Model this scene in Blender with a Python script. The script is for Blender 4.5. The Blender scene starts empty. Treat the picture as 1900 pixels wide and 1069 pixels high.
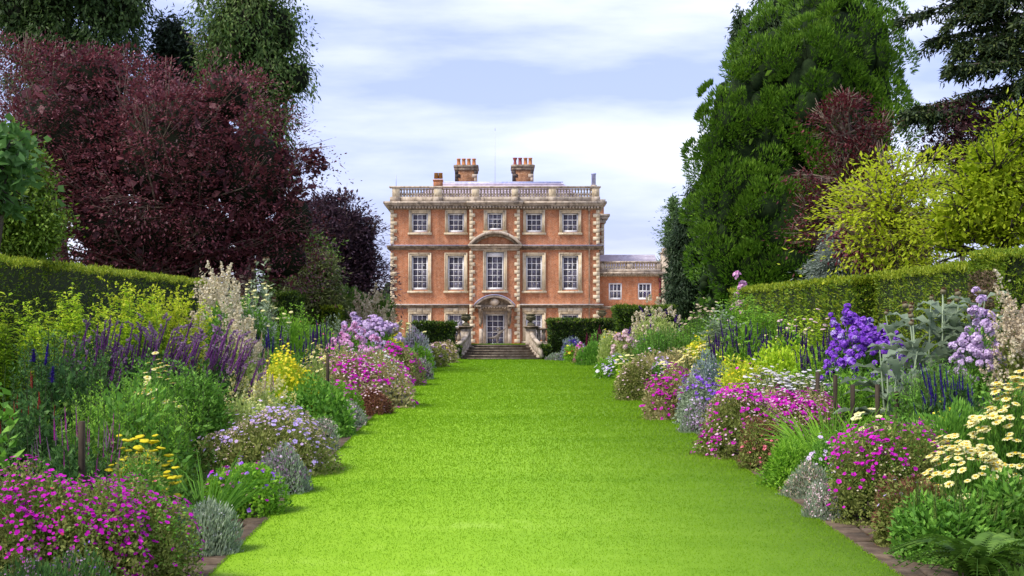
import bpy, math, random
import numpy as np
from mathutils import Matrix, Vector, Quaternion

# ------------------------------------------------------------------ camera, sky, sun, exposure
S = bpy.context.scene
COL = S.collection
F_PX = 2600.0          # focal length in photograph pixels (photograph is 1900 wide)
CAM_Z = 2.4
cam_d = bpy.data.cameras.new('camera')
cam = bpy.data.objects.new('camera', cam_d)
COL.objects.link(cam)
cam.location = (0, 0, CAM_Z)
cam.rotation_euler = (math.radians(90), 0, 0)
cam_d.sensor_width = 36
cam_d.lens = 36 * F_PX / 1900
cam_d.shift_x = (950 - 922) / 1900
cam_d.shift_y = (640 - 534.5) / 1900
cam_d.clip_start = 0.1
cam_d.clip_end = 3000
S.camera = cam

SUN_DIR = Vector((-0.56, -0.34, 0.80)).normalized()
W = bpy.data.worlds.new('World')
S.world = W
W.use_nodes = True
nt = W.node_tree
nt.nodes.clear()
def wn(t, **k):
    n = nt.nodes.new(t)
    for a, b in k.items():
        setattr(n, a, b)
    return n
sky = wn('ShaderNodeTexSky', sky_type='NISHITA', sun_disc=False)
sky.sun_elevation = math.asin(SUN_DIR.z)
sky.sun_rotation = math.atan2(SUN_DIR.x, SUN_DIR.y)
sky.air_density = 1.0
sky.dust_density = 2.0
tc = wn('ShaderNodeTexCoord')
mp = wn('ShaderNodeMapping')
mp.inputs['Scale'].default_value = (1.0, 1.0, 5.0)
mp.inputs['Location'].default_value = (0.35, 0.2, 0.1)
nz = wn('ShaderNodeTexNoise')
nz.inputs['Scale'].default_value = 2.6
nz.inputs['Detail'].default_value = 7
nz.inputs['Roughness'].default_value = 0.52
rmp = wn('ShaderNodeValToRGB')
rmp.color_ramp.elements[0].position = 0.42
rmp.color_ramp.elements[1].position = 0.72
tint = wn('ShaderNodeMix', data_type='RGBA', blend_type='MULTIPLY')
tint.inputs[0].default_value = 1.0
tint.inputs[7].default_value = (1.06, 0.93, 1.0, 1)
mix = wn('ShaderNodeMix', data_type='RGBA')
mix.inputs[7].default_value = (6.9, 7.1, 8.0, 1)
base = wn('ShaderNodeMix', data_type='RGBA')          # thin high veil over all of the blue
base.inputs[0].default_value = 0.55
base.inputs[7].default_value = (3.1, 3.7, 6.9, 1)
bg = wn('ShaderNodeBackground')
bg.inputs[1].default_value = 0.072
out = wn('ShaderNodeOutputWorld')
L_ = nt.links.new
L_(tc.outputs['Generated'], mp.inputs[0])
L_(mp.outputs[0], nz.inputs['Vector'])
L_(nz.outputs[0], rmp.inputs[0])
L_(sky.outputs[0], tint.inputs[6])
L_(tint.outputs[2], base.inputs[6])
L_(base.outputs[2], mix.inputs[6])
L_(rmp.outputs[0], mix.inputs[0])
L_(mix.outputs[2], bg.inputs[0])
L_(bg.outputs[0], out.inputs[0])

sun_d = bpy.data.lights.new('sun', 'SUN')
sun_d.energy = 1.5
sun_d.angle = math.radians(16)
sun_d.color = (1.0, 0.95, 0.86)
sun = bpy.data.objects.new('sun', sun_d)
COL.objects.link(sun)
sun.rotation_euler = SUN_DIR.to_track_quat('Z', 'Y').to_euler()
sun.location = (-30, -10, 40)

S.view_settings.view_transform = 'Standard'
S.view_settings.look = 'None'
S.view_settings.exposure = 1.5
S.view_settings.gamma = 1.0
S.view_settings.use_curve_mapping = False
S.render.engine = 'CYCLES'
S.cycles.max_bounces = 7
S.cycles.diffuse_bounces = 4
S.cycles.transmission_bounces = 5

# ------------------------------------------------------------------ helpers
rng = np.random.default_rng(7)
random.seed(7)
SLOPE = 85.0 / F_PX
def G(y):                                   # the lawn climbs gently to the steps
    return SLOPE * min(max(y, -60), 57.0)
def X_at(px, Y):
    return (px - 922.0) * Y / F_PX
def Z_at(py, Y):
    return CAM_Z + (640.0 - py) * Y / F_PX

def link(o, parent=None):
    COL.objects.link(o)
    if parent is not None:
        o.parent = parent
    return o
def tag(o, label=None, cat=None, group=None, kind=None):
    if label: o['label'] = label
    if cat: o['category'] = cat
    if group: o['group'] = group
    if kind: o['kind'] = kind
    return o
def empty(name, loc, label, cat, group=None, rz=0.0):
    o = bpy.data.objects.new(name, None)
    o.empty_display_size = 0.2
    o.location = loc
    o.rotation_euler = (0, 0, rz)
    link(o)
    return tag(o, label, cat, group)

def mesh_np(name, chunks, mats, smooth=False):
    """chunks: list of (V (n,3), F (m,3|4)[, material index])"""
    vs, loops, starts, totals, mi = [], [], [], [], []
    off = 0; lo = 0
    for c in chunks:
        V = np.asarray(c[0], dtype=np.float32).reshape(-1, 3)
        idx = c[2] if len(c) > 2 else 0
        vs.append(V)
        Fs = c[1]
        groups = Fs if isinstance(Fs, list) and len(Fs) and isinstance(Fs[0], np.ndarray) and Fs[0].ndim == 2 else None
        if groups is None:
            if isinstance(Fs, np.ndarray):
                groups = [Fs]
            else:
                by = {}
                for f in Fs:
                    by.setdefault(len(f), []).append(f)
                groups = [np.array(v) for v in by.values()]
        for F in groups:
            F = np.asarray(F, dtype=np.int32)
            k = F.shape[1]; m = F.shape[0]
            loops.append((F + off).ravel())
            starts.append(lo + np.arange(m, dtype=np.int32) * k)
            totals.append(np.full(m, k, dtype=np.int32))
            mi.append(np.full(m, idx, dtype=np.int32))
            lo += m * k
        off += len(V)
    V = np.concatenate(vs); Lp = np.concatenate(loops)
    me = bpy.data.meshes.new(name)
    me.vertices.add(len(V)); me.vertices.foreach_set('co', V.ravel())
    me.loops.add(len(Lp)); me.loops.foreach_set('vertex_index', Lp)
    st = np.concatenate(starts)
    me.polygons.add(len(st))
    me.polygons.foreach_set('loop_start', st)
    me.polygons.foreach_set('loop_total', np.concatenate(totals))
    if not isinstance(mats, (list, tuple)): mats = [mats]
    for m in mats: me.materials.append(m)
    if len(mats) > 1:
        me.polygons.foreach_set('material_index', np.concatenate(mi))
    if smooth:
        me.polygons.foreach_set('use_smooth', np.ones(len(st), dtype=bool))
    me.update(calc_edges=True)
    me.validate()
    return me
def obj(name, chunks, mats, parent=None, smooth=False, loc=None, kind=None):
    me = chunks if isinstance(chunks, bpy.types.Mesh) else mesh_np(name, chunks, mats, smooth)
    o = bpy.data.objects.new(name, me)
    if loc is not None: o.location = loc
    link(o, parent)
    if kind: o['kind'] = kind
    return o

def norm(a):
    return a / np.maximum(np.linalg.norm(a, axis=-1, keepdims=True), 1e-9)
def runit(n, r=None):
    return norm((r or rng).normal(size=(n, 3)))

# --- solids
def box(x0, x1, y0, y1, z0, z1, mi=0):
    V = [(x0,y0,z0),(x1,y0,z0),(x1,y1,z0),(x0,y1,z0),(x0,y0,z1),(x1,y0,z1),(x1,y1,z1),(x0,y1,z1)]
    Fq = np.array([(0,3,2,1),(4,5,6,7),(0,1,5,4),(1,2,6,5),(2,3,7,6),(3,0,4,7)])
    return (V, Fq, mi)
def cbox(x0, x1, y0, y1, z0, z1, c=0.01, mi=0):
    """box with chamfered vertical and top edges (cheap bevel)"""
    c = min(c, (x1-x0)*.3, (y1-y0)*.3, (z1-z0)*.3)
    V = []
    for z, k in ((z0, c), (z0+c, 0), (z1-c, 0), (z1, c)):
        V += [(x0+k,y0+k,z),(x1-k,y0+k,z),(x1-k,y1-k,z),(x0+k,y1-k,z)]
    Fq = [(0,3,2,1),(12,13,14,15)]
    for r in range(3):
        for i in range(4):
            j = (i+1) % 4
            Fq.append((r*4+i, r*4+j, r*4+4+j, r*4+4+i))
    return (V, np.array(Fq), mi)
def lathe(prof, seg=10, mi=0, c=(0,0,0)):
    a = np.arange(seg) * 2*math.pi/seg
    V = []
    for r, z in prof:
        V += [(c[0]+r*math.cos(t), c[1]+r*math.sin(t), c[2]+z) for t in a]
    n = len(prof)
    Fq = [(i*seg+k, i*seg+(k+1)%seg, (i+1)*seg+(k+1)%seg, (i+1)*seg+k) for i in range(n-1) for k in range(seg)]
    Fl = [np.array(Fq), np.array([tuple(range(seg))[::-1], tuple((n-1)*seg+k for k in range(seg))])]
    return (V, Fl, mi)
def tube(path, r, seg=5, mi=0, flat=1.0):
    P = np.asarray(path, float); n = len(P)
    R = np.full(n, r) if np.isscalar(r) else np.asarray(r, float)
    T = np.gradient(P, axis=0); T = norm(T)
    ref = np.where(np.abs(T[:, 2:3]) > .95, np.array([[1.,0,0]]), np.array([[0,0,1.]]))
    A = norm(np.cross(T, ref)); B = np.cross(T, A)
    ang = np.arange(seg)*2*math.pi/seg
    V = (P[:,None,:] + R[:,None,None]*(np.cos(ang)[None,:,None]*A[:,None,:] + flat*np.sin(ang)[None,:,None]*B[:,None,:])).reshape(-1,3)
    i = np.arange(n-1)[:,None]*seg; k = np.arange(seg)[None,:]; k2 = (k+1)%seg
    Fq = np.stack([i+k, i+k2, i+seg+k2, i+seg+k], -1).reshape(-1,4)
    return (V, [Fq, np.array([tuple(range(seg))[::-1], tuple((n-1)*seg+q for q in range(seg))])], mi)
def prism(poly, y0, y1, mi=0, axis='y'):
    """poly (x,z) extruded along y, or (x,y) extruded along z"""
    n = len(poly)
    if axis == 'y':
        V = [(p[0], y0, p[1]) for p in poly] + [(p[0], y1, p[1]) for p in poly]
    else:
        V = [(p[0], p[1], y0) for p in poly] + [(p[0], p[1], y1) for p in poly]
    Fl = [np.array([tuple(range(n)), tuple(range(2*n-1, n-1, -1))]), np.array([(i, (i+1)%n, n+(i+1)%n, n+i) for i in range(n)])]
    return (V, Fl, mi)

# --- leaf cards
def leaves(P, D, L, Wd, N=None, r=None):
    r = r or rng
    n = len(P)
    L = np.broadcast_to(L, n)[:,None]; Wd = np.broadcast_to(Wd, n)[:,None]
    if N is None: N = runit(n, r)
    Sd = norm(np.cross(D, N))
    Nn = np.cross(Sd, D)
    m = P + D*L*.45 - Nn*L*.06
    V = np.stack([P, m + Sd*Wd*.5, P + D*L, m - Sd*Wd*.5], 1).reshape(-1,3)
    Fq = np.arange(n*4).reshape(-1,4)
    return (V, Fq)
def sprays(P, D, L, Wd, N, r):
    """pointed tufts, one face each"""
    n = len(P)
    L = np.broadcast_to(L, n)[:,None]; Wd = np.broadcast_to(Wd, n)[:,None]
    Sd = norm(np.cross(D, N))
    V = np.stack([P - Sd*Wd*.35, P + D*L*.35 + Sd*Wd*.55, P + D*L], 1).reshape(-1,3)
    return (V, np.arange(n*3).reshape(-1,3))
def bent(P, D, L, Wd, droop, r=None, N=None):
    """strap leaf of two quads that arches over"""
    r = r or rng
    n = len(P)
    L = np.broadcast_to(L, n)[:,None]; Wd = np.broadcast_to(Wd, n)[:,None]
    droop = np.broadcast_to(droop, n)[:,None]
    up = np.array([[0,0,1.]])
    if N is None:
        N = norm(up + .5*runit(n, r))
    Sd = norm(np.cross(D, N))
    D2 = norm(D - up*droop*.7); D3 = norm(D - up*droop*1.6)
    a = P; b = P + D*L*.35; c = b + D2*L*.35; d = c + D3*L*.32
    V = np.stack([a - Sd*Wd*.22, a + Sd*Wd*.22, b + Sd*Wd*.5, b - Sd*Wd*.5, c + Sd*Wd*.42, c - Sd*Wd*.42, d], 1).reshape(-1,3)
    o = np.arange(n)[:,None]*7
    Fq = np.concatenate([o+np.array([[0,1,2,3]]), o+np.array([[3,2,4,5]])])
    Ft = o+np.array([[5,4,6]])
    return (V, [Fq, Ft])
def ribbons(A, B, Wd, r=None):
    """thin stems A->B as crossed-free ribbons"""
    r = r or rng
    n = len(A); Wd = np.broadcast_to(Wd, n)[:,None]
    Sd = norm(np.cross(B-A, runit(n, r)))
    V = np.stack([A-Sd*Wd*.5, A+Sd*Wd*.5, B+Sd*Wd*.3, B-Sd*Wd*.3], 1).reshape(-1,3)
    return (V, np.arange(n*4).reshape(-1,4))
def faces_at(P, N, size, r=None, k=4):
    """small petals facing N : squares (k=4) or five sided discs"""
    r = r or rng
    n = len(P); size = np.broadcast_to(size, n)[:,None,None]
    A = norm(np.cross(N, runit(n, r))); B = np.cross(N, A)
    ang = np.arange(k)*2*math.pi/k
    V = P[:,None,:] + size*.5*(np.cos(ang)[None,:,None]*A[:,None,:] + np.sin(ang)[None,:,None]*B[:,None,:])
    return (V.reshape(-1,3), np.arange(n*k).reshape(-1,k))

# ------------------------------------------------------------------ materials
MATS = {}
def srgb(r, g, b):
    f = lambda c: (c/255/12.92) if c/255 <= .04045 else ((c/255+.055)/1.055)**2.4
    return (f(r), f(g), f(b))
def new_mat(name):
    m = bpy.data.materials.new(name); m.use_nodes = True
    t = m.node_tree; t.nodes.clear()
    o = t.nodes.new('ShaderNodeOutputMaterial')
    return m, t, o
def ramp(t, cols, fac):
    n = t.nodes.new('ShaderNodeValToRGB')
    e = n.color_ramp.elements
    while len(e) < len(cols): e.new(0.5)
    for i, c in enumerate(cols):
        e[i].position = i/(max(1, len(cols)-1)); e[i].color = (*c, 1)
    t.links.new(fac, n.inputs[0])
    return n.outputs[0]
def leaf_mat(name, cols, transl=.28, rough=.55, nscale=0.0, spec=.25):
    """colour varies leaf by leaf (random per island), and slowly through the plant"""
    if name in MATS: return MATS[name]
    m, t, o = new_mat(name)
    g = t.nodes.new('ShaderNodeNewGeometry')
    fac = g.outputs['Random Per Island']
    if nscale:
        co = t.nodes.new('ShaderNodeTexCoord')
        nz = t.nodes.new('ShaderNodeTexNoise'); nz.inputs['Scale'].default_value = nscale; nz.inputs['Detail'].default_value = 2
        t.links.new(co.outputs['Object'], nz.inputs['Vector'])
        a = t.nodes.new('ShaderNodeMath'); a.operation = 'MULTIPLY_ADD'; a.inputs[1].default_value = 1.5; a.inputs[2].default_value = -.5
        t.links.new(nz.outputs[0], a.inputs[0])
        b = t.nodes.new('ShaderNodeMath'); b.operation = 'ADD'
        t.links.new(a.outputs[0], b.inputs[0]); t.links.new(fac, b.inputs[1])
        c = t.nodes.new('ShaderNodeMath'); c.operation = 'MULTIPLY'; c.inputs[1].default_value = .66; c.use_clamp = True
        t.links.new(b.outputs[0], c.inputs[0]); fac = c.outputs[0]
    col = ramp(t, cols, fac)
    p = t.nodes.new('ShaderNodeBsdfPrincipled')
    p.inputs['Roughness'].default_value = rough
    p.inputs['Specular IOR Level'].default_value = spec
    t.links.new(col, p.inputs['Base Color'])
    tr = t.nodes.new('ShaderNodeBsdfTranslucent')
    t.links.new(col, tr.inputs[0])
    mx = t.nodes.new('ShaderNodeMixShader'); mx.inputs[0].default_value = transl
    t.links.new(p.outputs[0], mx.inputs[1]); t.links.new(tr.outputs[0], mx.inputs[2])
    t.links.new(mx.outputs[0], o.inputs[0])
    MATS[name] = m
    return m
def noise_mat(name, cols, scale=3.0, rough=.85, spec=.2, bump=0.0, metallic=0.0, detail=6, stretch=(1,1,1), dirt=None, dirt_scale=1.5):
    if name in MATS: return MATS[name]
    m, t, o = new_mat(name)
    co = t.nodes.new('ShaderNodeTexCoord')
    oi = t.nodes.new('ShaderNodeObjectInfo')
    va = t.nodes.new('ShaderNodeVectorMath'); va.operation = 'ADD'
    t.links.new(co.outputs['Object'], va.inputs[0]); t.links.new(oi.outputs['Location'], va.inputs[1])
    mpn = t.nodes.new('ShaderNodeMapping'); mpn.inputs['Scale'].default_value = stretch
    t.links.new(va.outputs[0], mpn.inputs[0])
    nz = t.nodes.new('ShaderNodeTexNoise'); nz.inputs['Scale'].default_value = scale; nz.inputs['Detail'].default_value = detail
    nz.inputs['Roughness'].default_value = .65
    t.links.new(mpn.outputs[0], nz.inputs['Vector'])
    st = t.nodes.new('ShaderNodeMapRange'); st.inputs[1].default_value = .3; st.inputs[2].default_value = .7
    t.links.new(nz.outputs[0], st.inputs[0])
    col = ramp(t, cols, st.outputs[0])
    if dirt:
        n2 = t.nodes.new('ShaderNodeTexNoise'); n2.inputs['Scale'].default_value = dirt_scale; n2.inputs['Detail'].default_value = 8; n2.inputs['Roughness'].default_value = .7
        m2 = t.nodes.new('ShaderNodeMapping'); m2.inputs['Scale'].default_value = (1.6, 1.6, .6); m2.inputs['Location'].default_value = (3, 1, 7)
        t.links.new(va.outputs[0], m2.inputs[0]); t.links.new(m2.outputs[0], n2.inputs['Vector'])
        r2 = t.nodes.new('ShaderNodeMapRange'); r2.inputs[1].default_value = .5; r2.inputs[2].default_value = .68; r2.inputs[4].default_value = .8
        t.links.new(n2.outputs[0], r2.inputs[0])
        mx = t.nodes.new('ShaderNodeMix'); mx.data_type = 'RGBA'
        t.links.new(r2.outputs[0], mx.inputs[0]); t.links.new(col, mx.inputs[6]); mx.inputs[7].default_value = (*dirt, 1)
        col = mx.outputs[2]
    p = t.nodes.new('ShaderNodeBsdfPrincipled')
    p.inputs['Roughness'].default_value = rough; p.inputs['Specular IOR Level'].default_value = spec; p.inputs['Metallic'].default_value = metallic
    t.links.new(col, p.inputs['Base Color'])
    if bump:
        b = t.nodes.new('ShaderNodeBump'); b.inputs['Strength'].default_value = bump; b.inputs['Distance'].default_value = .02
        t.links.new(nz.outputs[0], b.inputs['Height']); t.links.new(b.outputs[0], p.inputs['Normal'])
    t.links.new(p.outputs[0], o.inputs[0])
    MATS[name] = m
    return m
def plain(name, col, rough=.6, spec=.3, metallic=0.0):
    return noise_mat(name, [tuple(c*.88 for c in col), tuple(min(1, c*1.08) for c in col)], 9.0, rough, spec, metallic=metallic)
def brick_mat(name, c1, c2, mortar, flat_blend=.35):
    m, t, o = new_mat(name)
    co = t.nodes.new('ShaderNodeTexCoord')
    sx = t.nodes.new('ShaderNodeSeparateXYZ'); cx = t.nodes.new('ShaderNodeCombineXYZ')
    ad = t.nodes.new('ShaderNodeMath'); ad.operation = 'ADD'
    t.links.new(co.outputs['Object'], sx.inputs[0])
    t.links.new(sx.outputs[0], ad.inputs[0]); t.links.new(sx.outputs[1], ad.inputs[1])
    t.links.new(ad.outputs[0], cx.inputs[0]); t.links.new(sx.outputs[2], cx.inputs[1])
    b = t.nodes.new('ShaderNodeTexBrick')
    b.inputs['Scale'].default_value = 1.0; b.inputs['Brick Width'].default_value = .25; b.inputs['Row Height'].default_value = .085
    b.inputs['Mortar Size'].default_value = .010; b.inputs['Mortar Smooth'].default_value = .2
    b.inputs['Color1'].default_value = (*c1, 1); b.inputs['Color2'].default_value = (*c2, 1); b.inputs['Mortar'].default_value = (*mortar, 1)
    b.inputs['Bias'].default_value = -.1
    t.links.new(cx.outputs[0], b.inputs['Vector'])
    nz = t.nodes.new('ShaderNodeTexNoise'); nz.inputs['Scale'].default_value = .9; nz.inputs['Detail'].default_value = 9; nz.inputs['Roughness'].default_value = .72
    t.links.new(co.outputs['Object'], nz.inputs['Vector'])
    r1 = t.nodes.new('ShaderNodeMapRange'); r1.inputs[1].default_value = .3; r1.inputs[2].default_value = .7; r1.inputs[3].default_value = .72; r1.inputs[4].default_value = 1.25
    t.links.new(nz.outputs[0], r1.inputs[0])
    mu = t.nodes.new('ShaderNodeMix'); mu.data_type = 'RGBA'; mu.blend_type = 'MULTIPLY'; mu.inputs[0].default_value = 1
    t.links.new(b.outputs[0], mu.inputs[6]); t.links.new(r1.outputs[0], mu.inputs[7])
    # pale repaired patches
    n2 = t.nodes.new('ShaderNodeTexNoise'); n2.inputs['Scale'].default_value = 4.0; n2.inputs['Detail'].default_value = 6; n2.inputs['Roughness'].default_value = .95
    t.links.new(co.outputs['Object'], n2.inputs['Vector'])
    r2 = t.nodes.new('ShaderNodeMapRange'); r2.inputs[1].default_value = .50; r2.inputs[2].default_value = .62; r2.inputs[4].default_value = .75
    t.links.new(n2.outputs[0], r2.inputs[0])
    mx = t.nodes.new('ShaderNodeMix'); mx.data_type = 'RGBA'; mx.inputs[7].default_value = (.56, .34, .22, 1)
    t.links.new(r2.outputs[0], mx.inputs[0]); t.links.new(mu.outputs[2], mx.inputs[6])
    n3 = t.nodes.new('ShaderNodeTexNoise'); n3.inputs['Scale'].default_value = 5.0; n3.inputs['Detail'].default_value = 5; n3.inputs['Roughness'].default_value = .95
    m3 = t.nodes.new('ShaderNodeMapping'); m3.inputs['Location'].default_value = (9, 4, 2)
    t.links.new(co.outputs['Object'], m3.inputs[0]); t.links.new(m3.outputs[0], n3.inputs['Vector'])
    r3 = t.nodes.new('ShaderNodeMapRange'); r3.inputs[1].default_value = .52; r3.inputs[2].default_value = .62; r3.inputs[4].default_value = .65
    t.links.new(n3.outputs[0], r3.inputs[0])
    mx3 = t.nodes.new('ShaderNodeMix'); mx3.data_type = 'RGBA'; mx3.inputs[7].default_value = (.13, .055, .035, 1)
    t.links.new(r3.outputs[0], mx3.inputs[0]); t.links.new(mx.outputs[2], mx3.inputs[6])
    # rain streaks and sooty runs
    m4 = t.nodes.new('ShaderNodeMapping'); m4.inputs['Scale'].default_value = (2.4, 2.4, .22)
    n4 = t.nodes.new('ShaderNodeTexNoise'); n4.inputs['Scale'].default_value = 1.0; n4.inputs['Detail'].default_value = 5
    t.links.new(co.outputs['Object'], m4.inputs[0]); t.links.new(m4.outputs[0], n4.inputs['Vector'])
    r4 = t.nodes.new('ShaderNodeMapRange'); r4.inputs[1].default_value = .38; r4.inputs[2].default_value = .62; r4.inputs[3].default_value = .84; r4.inputs[4].default_value = 1.1
    t.links.new(n4.outputs[0], r4.inputs[0])
    mx4 = t.nodes.new('ShaderNodeMix'); mx4.data_type = 'RGBA'; mx4.blend_type = 'MULTIPLY'; mx4.inputs[0].default_value = 1
    t.links.new(mx3.outputs[2], mx4.inputs[6]); t.links.new(r4.outputs[0], mx4.inputs[7])
    p = t.nodes.new('ShaderNodeBsdfPrincipled'); p.inputs['Roughness'].default_value = .9; p.inputs['Specular IOR Level'].default_value = .12
    t.links.new(mx4.outputs[2], p.inputs['Base Color'])
    bp = t.nodes.new('ShaderNodeBump'); bp.inputs['Strength'].default_value = .4; bp.inputs['Distance'].default_value = .012; bp.invert = True
    t.links.new(b.outputs['Fac'], bp.inputs['Height']); t.links.new(bp.outputs[0], p.inputs['Normal'])
    t.links.new(p.outputs[0], o.inputs[0])
    MATS[name] = m
    return m

# ------------------------------------------------------------------ materials of the buildings
M_BRICK = brick_mat('brick', (.50, .172, .066), (.40, .128, .046), (.43, .29, .19))
M_BRICK2 = brick_mat('brick_wing', (.52, .165, .06), (.42, .125, .045), (.46, .29, .17))
M_STONE = noise_mat('sandstone', [(.48, .38, .24), (.60, .50, .34), (.66, .58, .43)], 2.2, .85, dirt=(.20, .15, .10), dirt_scale=2.6, bump=.3)
M_STONE_W = noise_mat('weathered_stone', [(.24, .19, .14), (.45, .37, .28), (.58, .50, .40)], 2.6, .9, dirt=(.075, .062, .05), dirt_scale=2.4, bump=.4)
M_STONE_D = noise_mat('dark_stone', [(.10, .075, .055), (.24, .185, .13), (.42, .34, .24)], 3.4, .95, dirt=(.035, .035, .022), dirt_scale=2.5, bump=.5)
M_WHITE = plain('white_paint', (.80, .79, .78), .45)
M_SLATE = noise_mat('purple_slate', [(.34, .27, .33), (.48, .41, .47), (.60, .53, .58)], 3.2, .6, .4)
M_LEAD = noise_mat('lead_sheet', [(.26, .30, .52), (.40, .42, .62), (.55, .55, .68)], 4.0, .45, .5)
M_POT = noise_mat('terracotta', [(.36, .13, .05), (.48, .20, .08), (.55, .27, .12)], 6, .8)
M_POT_R = plain('red_clay', (.30, .08, .07), .8)
M_SOOT = noise_mat('sooty_stone', [(.02, .018, .017), (.06, .05, .045), (.22, .17, .13)], 2.5, .9)
M_IRON = plain('dark_iron', (.03, .028, .03), .6)
M_REDPIPE = plain('maroon_paint', (.12, .018, .022), .5)
def glass_mat(name):
    m, t, o = new_mat(name)
    oi = t.nodes.new('ShaderNodeObjectInfo')
    co = t.nodes.new('ShaderNodeTexCoord'); nz = t.nodes.new('ShaderNodeTexNoise'); nz.inputs['Scale'].default_value = 3
    va = t.nodes.new('ShaderNodeVectorMath'); va.operation = 'ADD'
    t.links.new(co.outputs['Object'], va.inputs[0]); t.links.new(oi.outputs['Location'], va.inputs[1])
    t.links.new(va.outputs[0], nz.inputs['Vector'])
    a = t.nodes.new('ShaderNodeMath'); a.operation = 'MULTIPLY_ADD'; a.inputs[1].default_value = .5
    t.links.new(oi.outputs['Random'], a.inputs[0])
    b = t.nodes.new('ShaderNodeMath'); b.operation = 'MULTIPLY'; b.inputs[1].default_value = .7
    t.links.new(nz.outputs[0], b.inputs[0]); t.links.new(b.outputs[0], a.inputs[2])
    col = ramp(t, [(.012, .011, .018), (.03, .028, .042), (.07, .065, .10), (.24, .23, .28)], a.outputs[0])
    p = t.nodes.new('ShaderNodeBsdfPrincipled'); p.inputs['Roughness'].default_value = .06; p.inputs['Specular IOR Level'].default_value = .5
    t.links.new(col, p.inputs['Base Color']); t.links.new(p.outputs[0], o.inputs[0])
    return m
M_GLASS = glass_mat('window_glass')

YH = 104.0
PX = 25.0
def hx(px): return (px - 917.5) / PX
def hz(py): return (640.0 - py) / PX          # above z = 2.4
TERR = -0.03 / 1.0                            # terrace level in house coordinates
ZB = -0.15                                    # walls run a little into the ground

house = empty('country_house', (X_at(917.5, YH), YH, CAM_Z), 'large red brick country house with pale stone quoins standing above the steps', 'house')

def wall_holes(x0, x1, z0, z1, holes, y=0.0, depth=.3):
    """front sheet with real openings and their reveals, plus nothing behind"""
    xs = sorted({x0, x1, *[h[0] for h in holes], *[h[1] for h in holes]})
    zs = sorted({z0, z1, *[h[2] for h in holes], *[h[3] for h in holes]})
    V, Fq = [], []
    def quad(a, b, c, d):
        n = len(V); V.extend([a, b, c, d]); Fq.append((n, n+1, n+2, n+3))
    for i in range(len(xs)-1):
        for k in range(len(zs)-1):
            cx, cz = (xs[i]+xs[i+1])/2, (zs[k]+zs[k+1])/2
            if any(h[0] < cx < h[1] and h[2] < cz < h[3] for h in holes): continue
            quad((xs[i], y, zs[k]), (xs[i+1], y, zs[k]), (xs[i+1], y, zs[k+1]), (xs[i], y, zs[k+1]))
    for a, b, c, d in holes:
        e = y + depth
        quad((a, y, c), (a, e, c), (a, e, d), (a, y, d)); quad((b, e, c), (b, y, c), (b, y, d), (b, e, d))
        quad((a, y, c), (b, y, c), (b, e, c), (a, e, c)); quad((a, e, d), (b, e, d), (b, y, d), (a, y, d))
    return (V, np.array(Fq))

PANE_CACHE = {}
def window(parent, px0, px1, py0, py1, cols, rows, y=0.0, sur=None, sill=True, name='window', top_board=0.0, lintel=None, bar=.042):
    x0, x1, z0, z1 = hx(px0), hx(px1), hz(py1), hz(py0)
    yf = y + .10
    fw = .11
    gz1 = z1 - fw - top_board
    ch = [box(x0, x0+fw, yf, yf+.09, z0, z1), box(x1-fw, x1, yf, yf+.09, z0, z1),
          box(x0+fw, x1-fw, yf, yf+.09, gz1, z1), box(x0+fw, x1-fw, yf-.02, yf+.09, z0, z0+fw*1.5)]
    gx0, gx1, gz0 = x0+fw, x1-fw, z0+fw*1.5
    pw, ph = (gx1-gx0)/cols, (gz1-gz0)/rows
    w = obj(name, ch, M_WHITE, parent)
    bars = []
    for c in range(1, cols):
        xx = gx0+pw*c; bars.append(box(xx-bar/2, xx+bar/2, yf+.015, yf+.06, gz0, gz1))
    for r_ in range(1, rows):
        zz = gz0+ph*r_; k = 1.5 if r_ == (rows+1)//2 else 1
        bars.append(box(gx0, gx1, yf+.012, yf+.063, zz-bar*k/2, zz+bar*k/2))
    obj('glazing_bar', bars, M_WHITE, w, kind='stuff')
    key = (round(pw, 3), round(ph, 3))
    if key not in PANE_CACHE:
        PANE_CACHE[key] = mesh_np('pane', [box(-pw/2+bar*.5, pw/2-bar*.5, 0, .008, -ph/2+bar*.5, ph/2-bar*.5)], M_GLASS)
    for c in range(cols):
        for r_ in range(rows):
            o = obj('pane', PANE_CACHE[key], None, w, loc=(gx0+pw*(c+.5), yf+.04, gz0+ph*(r_+.5)))
            o.rotation_euler = (random.uniform(-.03, .03), 0, random.uniform(-.03, .03))
    if sur:
        a, b, c_, d = hx(sur[0]), hx(sur[1]), hz(sur[3]), hz(sur[2])
        yo = y - .07
        s = [box(a, x0, yo, yf+.05, c_, d), box(x1, b, yo, yf+.05, c_, d), box(x0, x1, yo, yf+.05, z1, d)]
        # raised outer fillet
        e = .07
        s += [box(a-.01, a+e, yo-.04, yo+.01, c_, d+.01), box(b-e, b+.01, yo-.04, yo+.01, c_, d+.01), box(a+e, b-e, yo-.04, yo+.01, d-e, d+.012)]
        obj('surround', s, M_STONE, w)
        if lintel:
            l0 = hz(lintel)
            obj('lintel', [box(a-.05, hx((sur[0]+sur[1])/2-5), y-.1, y+.02, d+.015, l0), box(hx((sur[0]+sur[1])/2+5), b+.05, y-.1, y+.02, d+.015, l0),
                           box(hx((sur[0]+sur[1])/2-5)+.01, hx((sur[0]+sur[1])/2+5)-.01, y-.13, y+.02, d+.012, l0-.003)], M_STONE, w)
        if sill:
            obj('sill', [cbox(a-.09, b+.09, y-.17, yf+.05, c_-.16, c_-.002, .02)], M_STONE, w)
    return w

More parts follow.
